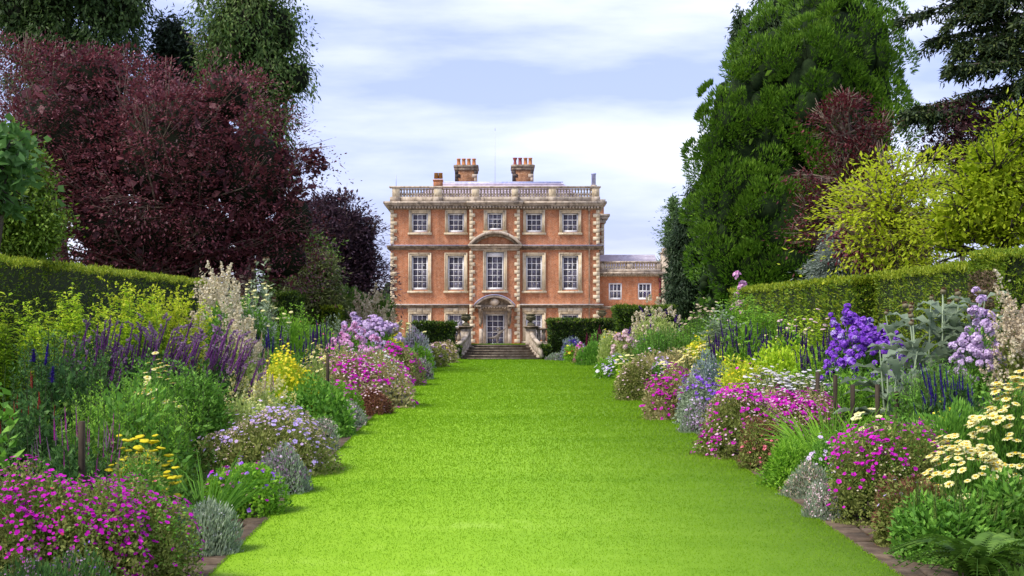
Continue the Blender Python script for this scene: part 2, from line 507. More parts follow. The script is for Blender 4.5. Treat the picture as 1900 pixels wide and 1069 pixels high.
# ---- walls
sash_top = [(764, 794), (831, 861), (904.5, 932.5), (976, 1006), (1043, 1073)]
UP = dict(y0=396, y1=431.5); MID = dict(y0=475, y1=538); GR = dict(y0=583, y1=631)
holes = []
for i, (a, b) in enumerate(sash_top):
    if i == 2: continue
    holes += [(hx(a), hx(b), hz(UP['y1']), hz(UP['y0'])), (hx(a), hx(b), hz(MID['y1']), hz(MID['y0'])), (hx(a), hx(b), hz(GR['y1']), hz(GR['y0']))]
HL, HR = hx(725), hx(1112)
BL, BR = hx(872), hx(964)
D = 14.0
w1 = wall_holes(HL, BL, ZB, hz(383), [h for h in holes if h[1] < BL])
w2 = wall_holes(BR, HR, ZB, hz(383), [h for h in holes if h[0] > BR])
sides = ([(HL,0,ZB),(HL,D,ZB),(HR,D,ZB),(HR,0,ZB),(HL,0,hz(383)),(HL,D,hz(383)),(HR,D,hz(383)),(HR,0,hz(383))], np.array([(0,1,5,4),(1,2,6,5),(2,3,7,6)]))
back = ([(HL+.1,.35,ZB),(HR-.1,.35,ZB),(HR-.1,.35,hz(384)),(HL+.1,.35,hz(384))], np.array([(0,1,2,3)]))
obj('wall', [w1, w2, sides], M_BRICK, house)
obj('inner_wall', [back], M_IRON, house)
bay_h = [(hx(904.5), hx(932.5), hz(428), hz(396)), (hx(902), hx(934.5), hz(538), hz(468)), (hx(902), hx(936), ZB+.05, hz(583))]
PB = -.28
bay = wall_holes(BL, BR, ZB, hz(386), bay_h, y=PB, depth=.5)
cheek = ([(BL,PB,ZB),(BL,0,ZB),(BL,0,hz(386)),(BL,PB,hz(386)),(BR,PB,ZB),(BR,0,ZB),(BR,0,hz(386)),(BR,PB,hz(386))], np.array([(0,1,2,3),(5,4,7,6)]))
obj('projecting_bay', [bay, cheek], M_BRICK, house)

for i, (a, b) in enumerate(sash_top):
    if i == 2: continue
    window(house, a, b, UP['y0'], UP['y1'], 3, 3, sur=(a-5, b+5, 390, 432))
    window(house, a, b, MID['y0'], MID['y1'], 3, 5, sur=(a-6, b+6, 469.5, 540))
    window(house, a, b, GR['y0'], GR['y1'], 3, 4, sur=(a-6, b+6, 580.5, 633), lintel=571.5)
window(house, 904.5, 932.5, 396, 428, 3, 3, y=PB, sur=(898, 939, 390.5, 429))
window(house, 902, 934.5, 468, 538, 3, 5, y=PB, sur=(896.5, 940.5, 464.5, 540), top_board=.26)

# ---- door with glazed leaves
x0, x1, z0, z1 = hx(902), hx(936), ZB+.05, hz(583)
dr = obj('door', [box(x0, x0+.1, PB+.12, PB+.2, z0, z1), box(x1-.1, x1, PB+.12, PB+.2, z0, z1), box(x0+.1, x1-.1, PB+.12, PB+.2, z1-.1, z1), box(x0+.1, x1-.1, PB+.12, PB+.2, z0, z0+.2)], M_WHITE, house)
gx0, gx1, gz0, gz1 = x0+.1, x1-.1, z0+.2, z1-.1
db = []
for c in (1, 2): db.append(box(gx0+(gx1-gx0)*c/3-.025, gx0+(gx1-gx0)*c/3+.025, PB+.13, PB+.18, gz0, gz1))
for r_ in range(1, 5): db.append(box(gx0, gx1, PB+.128, PB+.183, gz0+(gz1-gz0)*r_/5-.025, gz0+(gz1-gz0)*r_/5+.025))
obj('glazing_bar', db, M_WHITE, dr, kind='stuff')
pm = mesh_np('pane', [box(-(gx1-gx0)/6+.02, (gx1-gx0)/6-.02, 0, .008, -(gz1-gz0)/10+.02, (gz1-gz0)/10-.02)], M_GLASS)
for c in range(3):
    for r_ in range(5):
        o = obj('pane', pm, None, dr, loc=(gx0+(gx1-gx0)*(c+.5)/3, PB+.16, gz0+(gz1-gz0)*(r_+.5)/5)); o.rotation_euler = (random.uniform(-.02,.02), 0, random.uniform(-.02,.02))
obj('door_surround', [box(hx(896), x0, PB-.08, PB+.2, ZB, hz(577)), box(x1, hx(942), PB-.08, PB+.2, ZB, hz(577)), box(x0, x1, PB-.08, PB+.2, z1, hz(577)),
                      box(hx(893), hx(945), PB-.12, PB, hz(576.8), hz(569)),
                      box(hx(889), hx(896)-.01, PB-.1, PB, ZB, hz(610)), box(hx(942)+.01, hx(949), PB-.1, PB, ZB, hz(610))], M_STONE_W, dr)

def arc(xa, xb, zb, rise, n=16):
    h = (xb-xa)/2; r = (h*h+rise*rise)/(2*rise); cx = (xa+xb)/2; cz = zb+rise-r
    a0 = math.asin(h/r)
    return [(cx+r*math.sin(t), cz+r*math.cos(t)) for t in np.linspace(-a0, a0, n)]
def arc_band(xa, xb, zb, rise, th, y0, y1, n=16):
    o_ = arc(xa, xb, zb, rise, n); i_ = arc(xa+th*1.2, xb-th*1.2, zb, rise-th, n)
    V = []; Fq = []
    for (p, q) in zip(o_, i_):
        V += [(p[0], y0, p[1]), (q[0], y0, q[1]), (p[0], y1, p[1]), (q[0], y1, q[1])]
    for k in range(n-1):
        a = 4*k; b = a+4
        Fq += [(a, a+1, b+1, b), (a+2, b+2, b+3, a+3), (a, b, b+2, a+2), (a+1, a+3, b+3, b+1)]
    Fq += [(0, 2, 3, 1), (4*n-4, 4*n-3, 4*n-1, 4*n-2)]
    return (V, np.array(Fq))
# upper segmental pediment over the middle storey
zb = hz(455)
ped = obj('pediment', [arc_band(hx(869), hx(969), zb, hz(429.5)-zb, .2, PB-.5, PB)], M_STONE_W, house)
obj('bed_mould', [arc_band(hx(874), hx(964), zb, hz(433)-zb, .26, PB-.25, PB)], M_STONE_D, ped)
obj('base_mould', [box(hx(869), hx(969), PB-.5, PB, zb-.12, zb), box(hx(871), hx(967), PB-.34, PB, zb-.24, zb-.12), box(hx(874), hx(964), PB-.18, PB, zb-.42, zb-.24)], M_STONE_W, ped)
obj('keystone', [cbox(hx(915), hx(920.5), PB-.24, PB, hz(467), hz(459.5), .03)], M_STONE, ped)
# hood over the door
zb = hz(567.5)
hood = obj('door_hood', [arc_band(hx(880), hx(955), zb, hz(548.5)-zb, .18, PB-.95, PB), box(hx(880), hx(893), PB-.95, PB, zb-.12, zb), box(hx(942), hx(955), PB-.95, PB, zb-.12, zb),
                         box(hx(893), hx(942), PB-.6, PB, zb-.12, zb)], M_STONE_W, house)
obj('lead_cover', [arc_band(hx(878.5), hx(956.5), zb, hz(547.4)-zb, .045, PB-1.0, PB)], M_LEAD, hood)
tymp = arc(hx(886), hx(949), zb, hz(553)-zb, 14)
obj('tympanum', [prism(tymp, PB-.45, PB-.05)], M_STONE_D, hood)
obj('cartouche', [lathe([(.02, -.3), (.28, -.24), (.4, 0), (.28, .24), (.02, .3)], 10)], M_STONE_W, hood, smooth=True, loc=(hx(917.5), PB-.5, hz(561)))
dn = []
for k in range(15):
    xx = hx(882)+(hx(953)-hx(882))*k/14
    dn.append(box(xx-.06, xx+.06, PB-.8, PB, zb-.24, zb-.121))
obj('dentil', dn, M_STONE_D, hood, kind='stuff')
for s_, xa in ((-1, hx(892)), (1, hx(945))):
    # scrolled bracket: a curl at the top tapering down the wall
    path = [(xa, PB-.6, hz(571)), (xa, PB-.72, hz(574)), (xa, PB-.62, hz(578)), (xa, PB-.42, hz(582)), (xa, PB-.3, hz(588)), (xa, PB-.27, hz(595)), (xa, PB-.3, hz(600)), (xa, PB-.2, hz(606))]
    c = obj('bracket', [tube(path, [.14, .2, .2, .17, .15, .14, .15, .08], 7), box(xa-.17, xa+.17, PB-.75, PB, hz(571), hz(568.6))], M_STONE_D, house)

# ---- string courses, cornice
def course(name, py, steps, mat, y=0.0):
    ch = []
    z = hz(py)
    for h_, p_ in steps:
        ch.append(box(HL-p_, BL, -p_, D, z-h_, z)); ch.append(box(BR, HR+p_, -p_, D, z-h_, z)); ch.append(box(BL, BR, -p_, D, z-h_, z) if not y else box(BL-p_*.5, BR+p_*.5, PB-p_, D, z-h_, z))
        z -= h_ + .0005
    return obj(name, ch, mat, house)
def course_lr(name, py, steps, mat, top=None):
    ch = []; z = hz(py); tp = []
    for q, (h_, p_) in enumerate(steps):
        for a, b, l, r_ in ((HL, BL, p_, 0), (BR, HR, 0, p_)):
            ch.append(box(a-l, b+r_, -p_, .3 if l == 0 and r_ == 0 else .3, z-h_, z))
            if q == 0 and top: tp.append(box(a-l-.01, b+r_+.01, -p_-.01, .3, z+.001, z+.035))
        z -= h_ + .0005
    ch += [box(HL-.3, HL, .3, D, hz(py)-.2, hz(py)), box(HR, HR+.3, .3, D, hz(py)-.2, hz(py))]
    o = obj(name, ch, mat, house)
    if tp: obj('lead_flashing', tp, top, o)
    return o
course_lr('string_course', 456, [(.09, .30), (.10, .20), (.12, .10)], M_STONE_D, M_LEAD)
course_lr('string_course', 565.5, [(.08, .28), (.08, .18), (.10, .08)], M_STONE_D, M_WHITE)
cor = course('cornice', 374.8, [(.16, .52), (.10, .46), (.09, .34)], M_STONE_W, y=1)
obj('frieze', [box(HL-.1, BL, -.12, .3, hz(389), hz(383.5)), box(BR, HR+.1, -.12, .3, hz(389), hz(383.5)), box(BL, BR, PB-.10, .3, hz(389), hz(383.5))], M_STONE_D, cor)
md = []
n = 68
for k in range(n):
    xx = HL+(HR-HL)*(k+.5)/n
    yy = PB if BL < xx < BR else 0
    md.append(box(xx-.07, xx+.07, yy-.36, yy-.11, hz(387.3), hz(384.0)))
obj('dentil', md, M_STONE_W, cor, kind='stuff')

# ---- quoins
QM = {}
def quoin(parent, x, y, z, w_, d_, h_, mat=None):
    k = (round(w_, 2), round(d_, 2), round(h_, 2), mat)
    if k not in QM:
        QM[k] = mesh_np('quoin_stone', [cbox(-w_/2, w_/2, -d_/2, d_/2, -h_/2, h_/2, .022)], mat or M_STONE)
    return obj('quoin_stone', QM[k], None, parent, loc=(x, y, z))
def quoins(parent, xe, side, ztop, zbot, y0=0.0, wide=.50, narrow=.26, hh=.285, mat=None):
    """side=+1 grows to the right of xe"""
    z = ztop; k = 0
    while z - hh > zbot - .01:
        w_ = wide if k % 2 else narrow
        quoin(parent, xe+side*w_/2 - side*.03, y0-.045+.14, z-hh/2, w_, .37, hh-.014, mat)
        z -= hh; k += 1
for zt, zbm in ((hz(389.5), hz(456)), (hz(469), hz(565)), (hz(576), -.05)):
    quoins(house, HL, 1, zt, zbm)
    quoins(house, HR, -1, zt, zbm)
for zt, zbm in ((hz(389.5), hz(448)), (hz(466), hz(565)), (hz(565), -.05)):
    quoins(house, BL, 1, zt, zbm, PB, .42, .24)
    quoins(house, BR, -1, zt, zbm, PB, .42, .24)

# ---- parapet and balustrade
YP = -.22
obj('parapet_plinth', [box(HL-.05, HR+.02, YP, YP+.5, hz(374.8)+.001, hz(366))] +
    [cbox(hx(a), hx(b), YP-.06, YP+.56, hz(374.8)+.002, hz(365.5), .02) for a, b in ((726.5, 743), (804, 821.5), (874, 891), (948, 963.5), (1017, 1033), (1097.5, 1113))], M_STONE_W, house)
obj('parapet_rail', [cbox(HL-.1, HR+.1, YP-.06, YP+.5, hz(349.2), hz(346), .03)], M_STONE_W, house)
BAL = [(.10, 0), (.10, .05), (.06, .07), (.075, .1), (.115, .18), (.10, .26), (.06, .38), (.05, .47), (.08, .50), (.08, .53), (.10, .55), (.10, .62)]
bal_mesh = mesh_np('baluster', [lathe(BAL, 8)], M_STONE_W, smooth=True)
peds = [(728, 742), (805, 820.5), (875, 890), (949, 962.5), (1018, 1032), (1098, 1112)]
for a, b in peds:
    obj('pedestal', [cbox(hx(a), hx(b), YP, YP+.5, hz(365.4), hz(349.25), .02)], M_STONE, house)
for (a, b), (c, d), n_ in zip(peds[:-1], peds[1:], (12, 10, 10, 10, 12)):
    for k in range(n_):
        px = b + (c-b)*(k+.5)/n_
        obj('baluster', bal_mesh, None, house, loc=(hx(px), YP+.25, hz(365.9)))

# ---- roof
rz0, rz1 = hz(369), hz(338.5)*107.6/104
ra, rb = hx(752), hx(1090)
rV = [(ra, 1.5, rz0), (rb, 1.5, rz0), (rb, D-1, rz0), (ra, D-1, rz0)]
sx = rz1 - rz0
ta, tb = hx(815), hx(1045)
ky = 3.6
rV += [(ta, ky, rz1), (tb, ky, rz1), (tb, D-3, rz1), (ta, D-3, rz1)]
roof = obj('roof', [(rV, np.array([(0,1,5,4),(1,2,6,5),(2,3,7,6),(3,0,4,7),(4,5,6,7)])), box(HL+.1, HR-.1, .5, D-.3, hz(374), hz(371))], M_SLATE, house)
rl = [box(ta-.15, tb+.15, ky-.12, ky+.3, rz1-.22, rz1+.05)]
obj('lead_flashing', rl, M_LEAD, roof)
ro = []
for k in range(1, 8):
    f = k/8
    a, b = ra+(ta-ra)*f, rb+(tb-rb)*f
    ro.append(box(a, b, 1.5+(ky-1.5)*f-.05, 1.5+(ky-1.5)*f+.02, rz0+(rz1-rz0)*f-.02, rz0+(rz1-rz0)*f+.035))
obj('slate_course', ro, M_SLATE, roof, kind='stuff')
obj('hip_roll', [tube([(ra, 1.5, rz0), (ta, ky, rz1)], .07), tube([(rb, 1.5, rz0), (tb, ky, rz1)], .07)], M_LEAD, roof)

# ---- chimneys
def chimney(pa, pb, py_top, py_cap, py_pot, pots, y, kinds):
    a, b = hx(pa), hx(pb)
    ys = (YH + y)/YH                       # farther back: drawn a little larger
    f = lambda v: v*ys
    a, b = a*ys, b*ys
    zt, zc, zp = f(hz(py_top)), f(hz(py_cap)), f(hz(py_pot))
    c = obj('chimney', [box(a+.06, b-.06, y, y+2.4, hz(345), zc)], M_CHIM, house)
    k = 0; z = zc - .02
    while z > hz(341):
        w_ = .42 if k % 2 else .24
        for xq, s_ in ((a+.03, 1), (b-.03, -1)):
            m_ = M_SOOT if (s_ > 0 or k % 3 == 0) else M_STONE_W
            o = obj('quoin_stone', [cbox(min(xq, xq+s_*w_), max(xq, xq+s_*w_), y-.04, y+.3, z-.27, z, .02)], m_, c)
        z -= .285; k += 1
    obj('chimney_cap', [cbox(a-.02, b+.02, y-.08, y+2.5, zc+.002, zc+(zt-zc)*.45, .04), cbox(a-.07, b+.07, y-.13, y+2.55, zc+(zt-zc)*.45+.002, zt, .06)], M_STONE_D, c)
    for p, kd in zip(pots, kinds):
        h_ = zp-zt
        prof = [(.17, 0), (.19, .06), (.15, .1), (.13, h_-.1), (.16, h_-.08), (.16, h_), (.11, h_), (.11, h_-.2)]
        if kd == 2: prof = [(.16, 0), (.13, .1), (.10, h_*.6), (.17, h_*.9), (.19, h_), (.12, h_), (.12, h_-.2)]
        obj('chimney_pot', [lathe(prof, 10)], M_POT_R if kd else M_POT, c, smooth=False, loc=(hx(p)*ys, y+.5, zt+.001))
M_CHIM = brick_mat('sooty_brick', (.30, .13, .05), (.20, .08, .035), (.30, .2, .13))
chimney(843, 886, 306, 316, 293, (850.5, 860, 869.5, 879), 6.0, (0, 0, 0, 0))
chimney(949.5, 990.5, 305.5, 315.5, 291.5, (955.5, 965, 975, 984), 6.0, (2, 1, 0, 0))
y = .8; ys = (YH+y)/YH
sc_ = obj('chimney', [box(hx(804)*ys, hx(821)*ys, y, y+.7, hz(347), hz(333.5)), cbox(hx(803)*ys, hx(822)*ys, y-.04, y+.74, hz(333.5)+.001, hz(330.5), .03)], M_BRICK, house)
for p in (809, 817):
    obj('chimney_pot', [lathe([(.17, 0), (.15, .38), (.17, .4), (.17, .42), (.12, .42), (.12, .2)], 8)], noise_mat('yellow_clay', [(.2, .1, .04), (.5, .25, .06)], 5, .8), sc_, loc=(hx(p)*ys, y+.35, hz(330.5)*ys+.002))
fl = obj('flue', [lathe([(.16, 0), (.16, .9), (.19, .92), (.19, 1.0), (.15, 1.0), (.13, .95)], 10)], M_LEAD, house, loc=(hx(1102.5), .6, hz(345)))
obj('flue_base', [cbox(-.22, .22, -.22, .22, -.3, .12, .02)], M_STONE_W, fl)
obj('mast', [tube([(hx(918.3)*1.06, 6.3, hz(342)), (hx(918.3)*1.06, 6.3, hz(242)*1.06)], [.022, .014], 6), tube([(hx(918.3)*1.06, 6.3, hz(242)*1.06), (hx(918.3)*1.06, 6.3, hz(236)*1.06)], .026, 6)], plain('white_metal', (.52, .54, .60)), house)
obj('lightning_rod', [tube([(hx(734.5), .3, hz(346)), (hx(734.5), .3, hz(325))], .022, 5)], M_LEAD, house)
obj('downpipe', [tube([(hx(1093), -.1, hz(390)), (hx(1093), -.1, hz(640))], .045, 6), box(hx(1091), hx(1095), -.2, -.01, hz(392), hz(386))], M_STONE_D, house)

# ---- set-back side block on the right
rbk = 8.0; ys = (YH+rbk)/YH
def bx(px): return (px-922)/PX*ys + (922-917.5)/PX
xr = bx(1120.5)
sb = obj('side_block', [box(HR-1, xr, rbk, rbk+8, ZB, hz(384)*ys)], M_BRICK, house)
obj('string_course', [box(HR, bx(1131), rbk-.4, rbk+8.4, hz(402)*ys, hz(397.5)*ys), box(HR, bx(1128), rbk-.3, rbk+8.3, hz(407)*ys, hz(402)*ys-.002), box(HR, bx(1124), rbk-.2, rbk+8.2, hz(414)*ys, hz(407)*ys-.002)], M_STONE_W, sb)
obj('cornice', [box(HR, bx(1123), rbk-.3, rbk+8.3, hz(377)*ys, hz(370.5)*ys)], M_STONE_W, sb)
z = hz(416)*ys; k = 0
while z > hz(500):
    w_ = .45 if k % 2 else .26
    quoin(sb, xr-w_/2+.03, rbk+.1, z-.15, w_, .37, .28, M_STONE); z -= .3; k += 1

# ---- wing on the right
YW = 104.6
wing = empty('brick_wing', (X_at(917.5, 104), 104.6, CAM_Z), 'low orange brick wing with a stone balustrade at the right end of the house', 'building')
WL, WR = HR+.03, hx(1227)
wh = [(hx(1130.5), hx(1155.5), hz(556), hz(524.5)), (hx(1185), hx(1210.5), hz(556), hz(524.5))]
obj('wall', [wall_holes(WL, WR, ZB, hz(512), wh), ([(WL,.3,ZB),(WR,.3,ZB),(WR,.3,hz(512)),(WL,.3,hz(512))], np.array([(0,1,2,3)])), box(WR, hx(1250), .1, 8, ZB, hz(506)), box(WL, WR, .5, 8, ZB, hz(508))], M_BRICK2, wing)
for a, b in ((1130.5, 1155.5), (1185, 1210.5)):
    window(wing, a, b, 524.5, 556, 3, 2, y=-.06, bar=.06)
obj('string_course', [box(WL, hx(1250), -.22, .3, hz(570.5), hz(568.3)), box(WL, hx(1250), -.12, .3, hz(573.5), hz(570.5)-.002)], M_STONE_W, wing)
wc = obj('cornice', [box(WL, hx(1233), -.42, .4, hz(508), hz(504.5)), box(WL, hx(1231), -.3, .4, hz(510), hz(508)-.002)], M_STONE_W, wing)
obj('dentil', [box(WL+k*.125, WL+k*.125+.07, -.24, 0, hz(512.3), hz(510)-.004) for k in range(int((WR-WL)/.125))], M_STONE, wc, kind='stuff')
obj('parapet_plinth', [box(WL, WR, -.16, .34, hz(504.5)+.002, hz(499))], M_STONE_W, wing)
obj('parapet_rail', [cbox(WL, WR, -.2, .36, hz(487), hz(484), .03)], M_STONE_W, wing)
for a, b in ((1113, 1122), (1164.5, 1176), (1220, 1229)):
    obj('pedestal', [cbox(hx(a), hx(b), -.14, .32, hz(498.9), hz(487.1), .02)], M_STONE_W, wing)
b2 = mesh_np('baluster', [lathe([(r_*.85, z_*.76) for r_, z_ in BAL], 8)], M_STONE, smooth=True)
for a, b, n_ in ((1122, 1164.5, 9), (1176, 1220, 9)):
    for k in range(n_):
        obj('baluster', b2, None, wing, loc=(hx(a+(b-a)*(k+.5)/n_), .09, hz(498.9)))
M_PALE = noise_mat('pale_lead_slate', [(.52, .45, .52), (.64, .58, .63), (.74, .69, .73)], 3.2, .6, .4)
wr_ = obj('roof', [([(WL, .9, hz(497)), (WR, .9, hz(497)), (WR, 3.6, hz(472)*1.03), (WL, 3.6, hz(472)*1.03), (WR, 7, hz(497)), (WL, 7, hz(497))], np.array([(0,1,2,3),(3,2,4,5)]))], M_PALE, wing)
obj('slate_course', [box(WL, WR, .9+2.7*f, .96+2.7*f, hz(497)+(hz(472)*1.03-hz(497))*f, hz(497)+(hz(472)*1.03-hz(497))*f+.06) for f in np.linspace(.08, .98, 10)], M_PALE, wr_, kind='stuff')
pr = obj('corner_pier', [box(hx(1229.5), hx(1250), -.18, .8, ZB, hz(470)), cbox(hx(1228), hx(1252), -.3, .9, hz(470)+.001, hz(467), .03), cbox(hx(1231), hx(1238), -.1, .5, hz(467)+.002, hz(459), .05), cbox(hx(1228.5), hx(1251), -.26, .85, hz(550), hz(547), .03)], M_STONE_W, wing)
obj('downpipe', [tube([(hx(1226), -.1, hz(512)), (hx(1226), -.1, hz(567))], .08, 6), box(hx(1223.5), hx(1228.5), -.24, -.01, hz(521), hz(515))], M_REDPIPE, wing)
quoins(wing, hx(1229.5), 1, hz(513), hz(546), -.18, .42, .30, .25)

# ------------------------------------------------------------------ ground, lawn, beds, edging
M_GROUND = noise_mat('rough_grass', [(.03, .055, .012), (.06, .10, .02), (.09, .12, .03)], 1.2, .95)
M_SOIL = noise_mat('dark_soil', [(.018, .012, .008), (.045, .03, .02), (.075, .05, .034)], 6, .95, bump=.5)
def lawn_mat(name, transl=0.0, island=False):
    m, t, o = new_mat(name)
    co = t.nodes.new('ShaderNodeTexCoord')
    def nse(sc, stretch, det):
        mpn = t.nodes.new('ShaderNodeMapping'); mpn.inputs['Scale'].default_value = stretch
        n = t.nodes.new('ShaderNodeTexNoise'); n.inputs['Scale'].default_value = sc; n.inputs['Detail'].default_value = det; n.inputs['Roughness'].default_value = .65
        t.links.new(co.outputs['Object'], mpn.inputs[0]); t.links.new(mpn.outputs[0], n.inputs['Vector'])
        return n.outputs[0]
    a = nse(.8, (.22, 1.0, 1), 5); b = nse(5.0, (1, .45, 1), 4); c = nse(60, (1, .3, 1), 2)
    ad = t.nodes.new('ShaderNodeMath'); ad.operation = 'MULTIPLY_ADD'; ad.inputs[1].default_value = .55
    t.links.new(a, ad.inputs[0])
    m2 = t.nodes.new('ShaderNodeMath'); m2.operation = 'MULTIPLY_ADD'; m2.inputs[1].default_value = .30
    t.links.new(b, m2.inputs[0])
    m3 = t.nodes.new('ShaderNodeMath'); m3.operation = 'MULTIPLY'; m3.inputs[1].default_value = .10
    if island:
        g = t.nodes.new('ShaderNodeNewGeometry'); t.links.new(g.outputs['Random Per Island'], m3.inputs[0])
    else:
        t.links.new(c, m3.inputs[0])
    t.links.new(m3.outputs[0], m2.inputs[2]); t.links.new(m2.outputs[0], ad.inputs[2])
    st = t.nodes.new('ShaderNodeMapRange'); st.inputs[1].default_value = .27; st.inputs[2].default_value = .70
    t.links.new(ad.outputs[0], st.inputs[0])
    col = ramp(t, [(.13, .28, .005), (.175, .335, .009), (.215, .385, .016), (.31, .47, .065)], st.outputs[0])
    p = t.nodes.new('ShaderNodeBsdfPrincipled'); p.inputs['Roughness'].default_value = .75; p.inputs['Specular IOR Level'].default_value = .12
    t.links.new(col, p.inputs['Base Color'])
    sh = p.outputs[0]
    if transl:
        tr = t.nodes.new('ShaderNodeBsdfTranslucent'); t.links.new(col, tr.inputs[0])
        mx = t.nodes.new('ShaderNodeMixShader'); mx.inputs[0].default_value = transl
        t.links.new(sh, mx.inputs[1]); t.links.new(tr.outputs[0], mx.inputs[2]); sh = mx.outputs[0]
    t.links.new(sh, o.inputs[0])
    return m
M_LAWN = lawn_mat('mown_lawn'); M_BLADE = lawn_mat('grass_blade', .35, True)

ys = [-80, -20, 0, 20, 40, 57.2, 57.4, 57.6, 120, 400, 1500]
prof = [G(y_) - .04 for y_ in ys[:6]] + [G(57) - .04, 2.33, 2.33, 2.33, 2.33]
V = []; Fq = []
for y_, z_ in zip(ys, prof):
    V += [(-900, y_, z_), (900, y_, z_)]
for i in range(len(ys)-1):
    Fq.append((2*i, 2*i+1, 2*i+3, 2*i+2))
obj('ground', [(V, np.array(Fq))], M_GROUND, kind='structure')

L_EDGE = [(-2.46, 4), (-2.46, 44), (-2.52, 46.5), (-2.3, 50), (-1.95, 54.0), (-1.80, 54.9)]
R_EDGE = [(3.45, 4), (3.46, 44), (3.55, 46.0), (3.82, 47.5), (3.80, 51), (3.0, 52.8), (2.3, 54.2), (2.0, 54.9)]
def edge(e, y_):
    return float(np.interp(y_, [p[1] for p in e], [p[0] for p in e]))
ysl = list(np.linspace(4, 43, 40)) + list(np.linspace(43.3, 54.9, 40))
V = []; Fq = []
for y_ in ysl:
    V += [(edge(L_EDGE, y_), y_, G(y_)+.03), (edge(R_EDGE, y_), y_, G(y_)+.03), (edge(L_EDGE, y_), y_, G(y_)-.03), (edge(R_EDGE, y_), y_, G(y_)-.03)]
for i in range(len(ysl)-1):
    a = 4*i; b = a+4
    Fq += [(a, a+1, b+1, b), (a, b, b+2, a+2), (a+1, a+3, b+3, b+1)]
lawn = obj('lawn', [(V, np.array(Fq))], M_LAWN, kind='structure')

# blades, thicker set near the camera
n = 220000
yb = 9.5 * (54.8/9.5) ** rng.random(n)
le = np.interp(yb, [p[1] for p in L_EDGE], [p[0] for p in L_EDGE]); re_ = np.interp(yb, [p[1] for p in R_EDGE], [p[0] for p in R_EDGE])
xb = le + (re_ - le) * rng.random(n)
m_ = rng.random(n) < .05                         # ragged rim
xb = np.where(m_ & (rng.random(n) < .5), le - .03 + .05*rng.random(n), np.where(m_, re_ + .03 - .05*rng.random(n), xb))
zb_ = SLOPE*yb + .028
sc = np.maximum(yb/13, .9)
h_ = (.008 + .011*rng.random(n)) * np.minimum(sc, 2.2)
wd = .0042 * sc
th = rng.random(n)*2*np.pi
lean = rng.normal(size=(n, 2))*.45*h_[:, None]
A = np.stack([xb+np.cos(th)*wd, yb+np.sin(th)*wd, zb_], 1); B = np.stack([xb-np.cos(th)*wd, yb-np.sin(th)*wd, zb_], 1)
T = np.stack([xb+lean[:, 0], yb+lean[:, 1], zb_+h_], 1)
obj('lawn_grass', [(np.stack([A, B, T], 1).reshape(-1, 3), np.arange(3*n).reshape(-1, 3))], M_BLADE, kind='stuff')

for e, s_, nm in ((L_EDGE, -1, 'flower_bed'), (R_EDGE, 1, 'flower_bed')):
    V = []; Fq = []
    yy = list(np.linspace(4, 57, 54))
    for y_ in yy:
        V += [(edge(e, y_)-s_*.01, y_, G(y_)-.018), (s_*13.0, y_, G(y_)-.018)]
    for i in range(len(yy)-1):
        Fq.append((2*i, 2*i+1, 2*i+3, 2*i+2) if s_ > 0 else (2*i+1, 2*i, 2*i+2, 2*i+3))
    obj(nm, [(V, np.array(Fq))], M_SOIL, kind='structure')

M_FLAG = noise_mat('old_paving', [(.05, .034, .022), (.105, .074, .048), (.18, .135, .09)], 4.5, .9, dirt=(.06, .05, .035), dirt_scale=2.5, bump=.6)
M_JOINT = noise_mat('joint_earth', [(.014, .01, .007), (.035, .025, .017)], 12, .95)
for e, s_, wide in ((L_EDGE, -1, .50), (R_EDGE, 1, .56)):
    V = []; Fq = []
    yy = list(np.linspace(8, 46, 39))
    for y_ in yy:
        x_ = edge(e, y_)
        V += [(x_+s_*.005, y_, G(y_)-.012), (x_+s_*wide, y_, G(y_)-.012)]
    for i in range(len(yy)-1):
        Fq.append((2*i, 2*i+1, 2*i+3, 2*i+2) if s_ > 0 else (2*i+1, 2*i, 2*i+2, 2*i+3))
    ed = obj('paved_edging', [(V, np.array(Fq))], M_JOINT, kind='structure')
    y_ = 9.0; k = 0
    while y_ < 45.5:
        ln = random.uniform(.34, .62)
        cuts = [0, wide] if random.random() < .5 else [0, wide*random.uniform(.35, .65), wide]
        x_ = edge(e, y_+ln/2)
        for a, b in zip(cuts[:-1], cuts[1:]):
            xa, xb_ = sorted((x_+s_*(a+.018), x_+s_*(b-.014)))
            t_ = random.uniform(-.004, .007)
            c = cbox(-(xb_-xa)/2, (xb_-xa)/2, -ln/2+.022, ln/2-.022, -.05, .016+t_, .008)
            o = obj('paving_stone', [c], M_FLAG, ed, loc=((xa+xb_)/2, y_+ln/2, G(y_+ln/2)))
            o.rotation_euler = (math.atan(SLOPE)+random.uniform(-.01, .01), random.uniform(-.012, .012), random.uniform(-.02, .02))
        y_ += ln

# ------------------------------------------------------------------ terrace, steps, balustrades
YT = 57.3
M_TERR = noise_mat('terrace_grass', [(.10, .24, .01), (.16, .33, .02), (.22, .40, .04)], 2.5, .9)
TZ = 2.40
obj('terrace_lawn', [([(-40, YT-.1, TZ), (40, YT-.1, TZ), (40, 103.7, TZ), (-40, 103.7, TZ)], np.array([(0,1,2,3)]))], M_TERR, kind='structure')
obj('bounce_gravel', [([(-40, 64, TZ+.004), (40, 64, TZ+.004), (40, 103.7, TZ+.004), (-40, 103.7, TZ+.004)], np.array([(0,1,2,3)]))], noise_mat('pale_gravel', [(.30, .25, .19), (.42, .36, .28), (.52, .46, .37)], 14, .95), kind='structure')  # out of sight; added so neutral light bounces onto the house front
n = 5000
xb = rng.uniform(-1.2, 1.4, n); yb = YT-.12+rng.random(n)**2*1.2; h_ = .03+.03*rng.random(n)
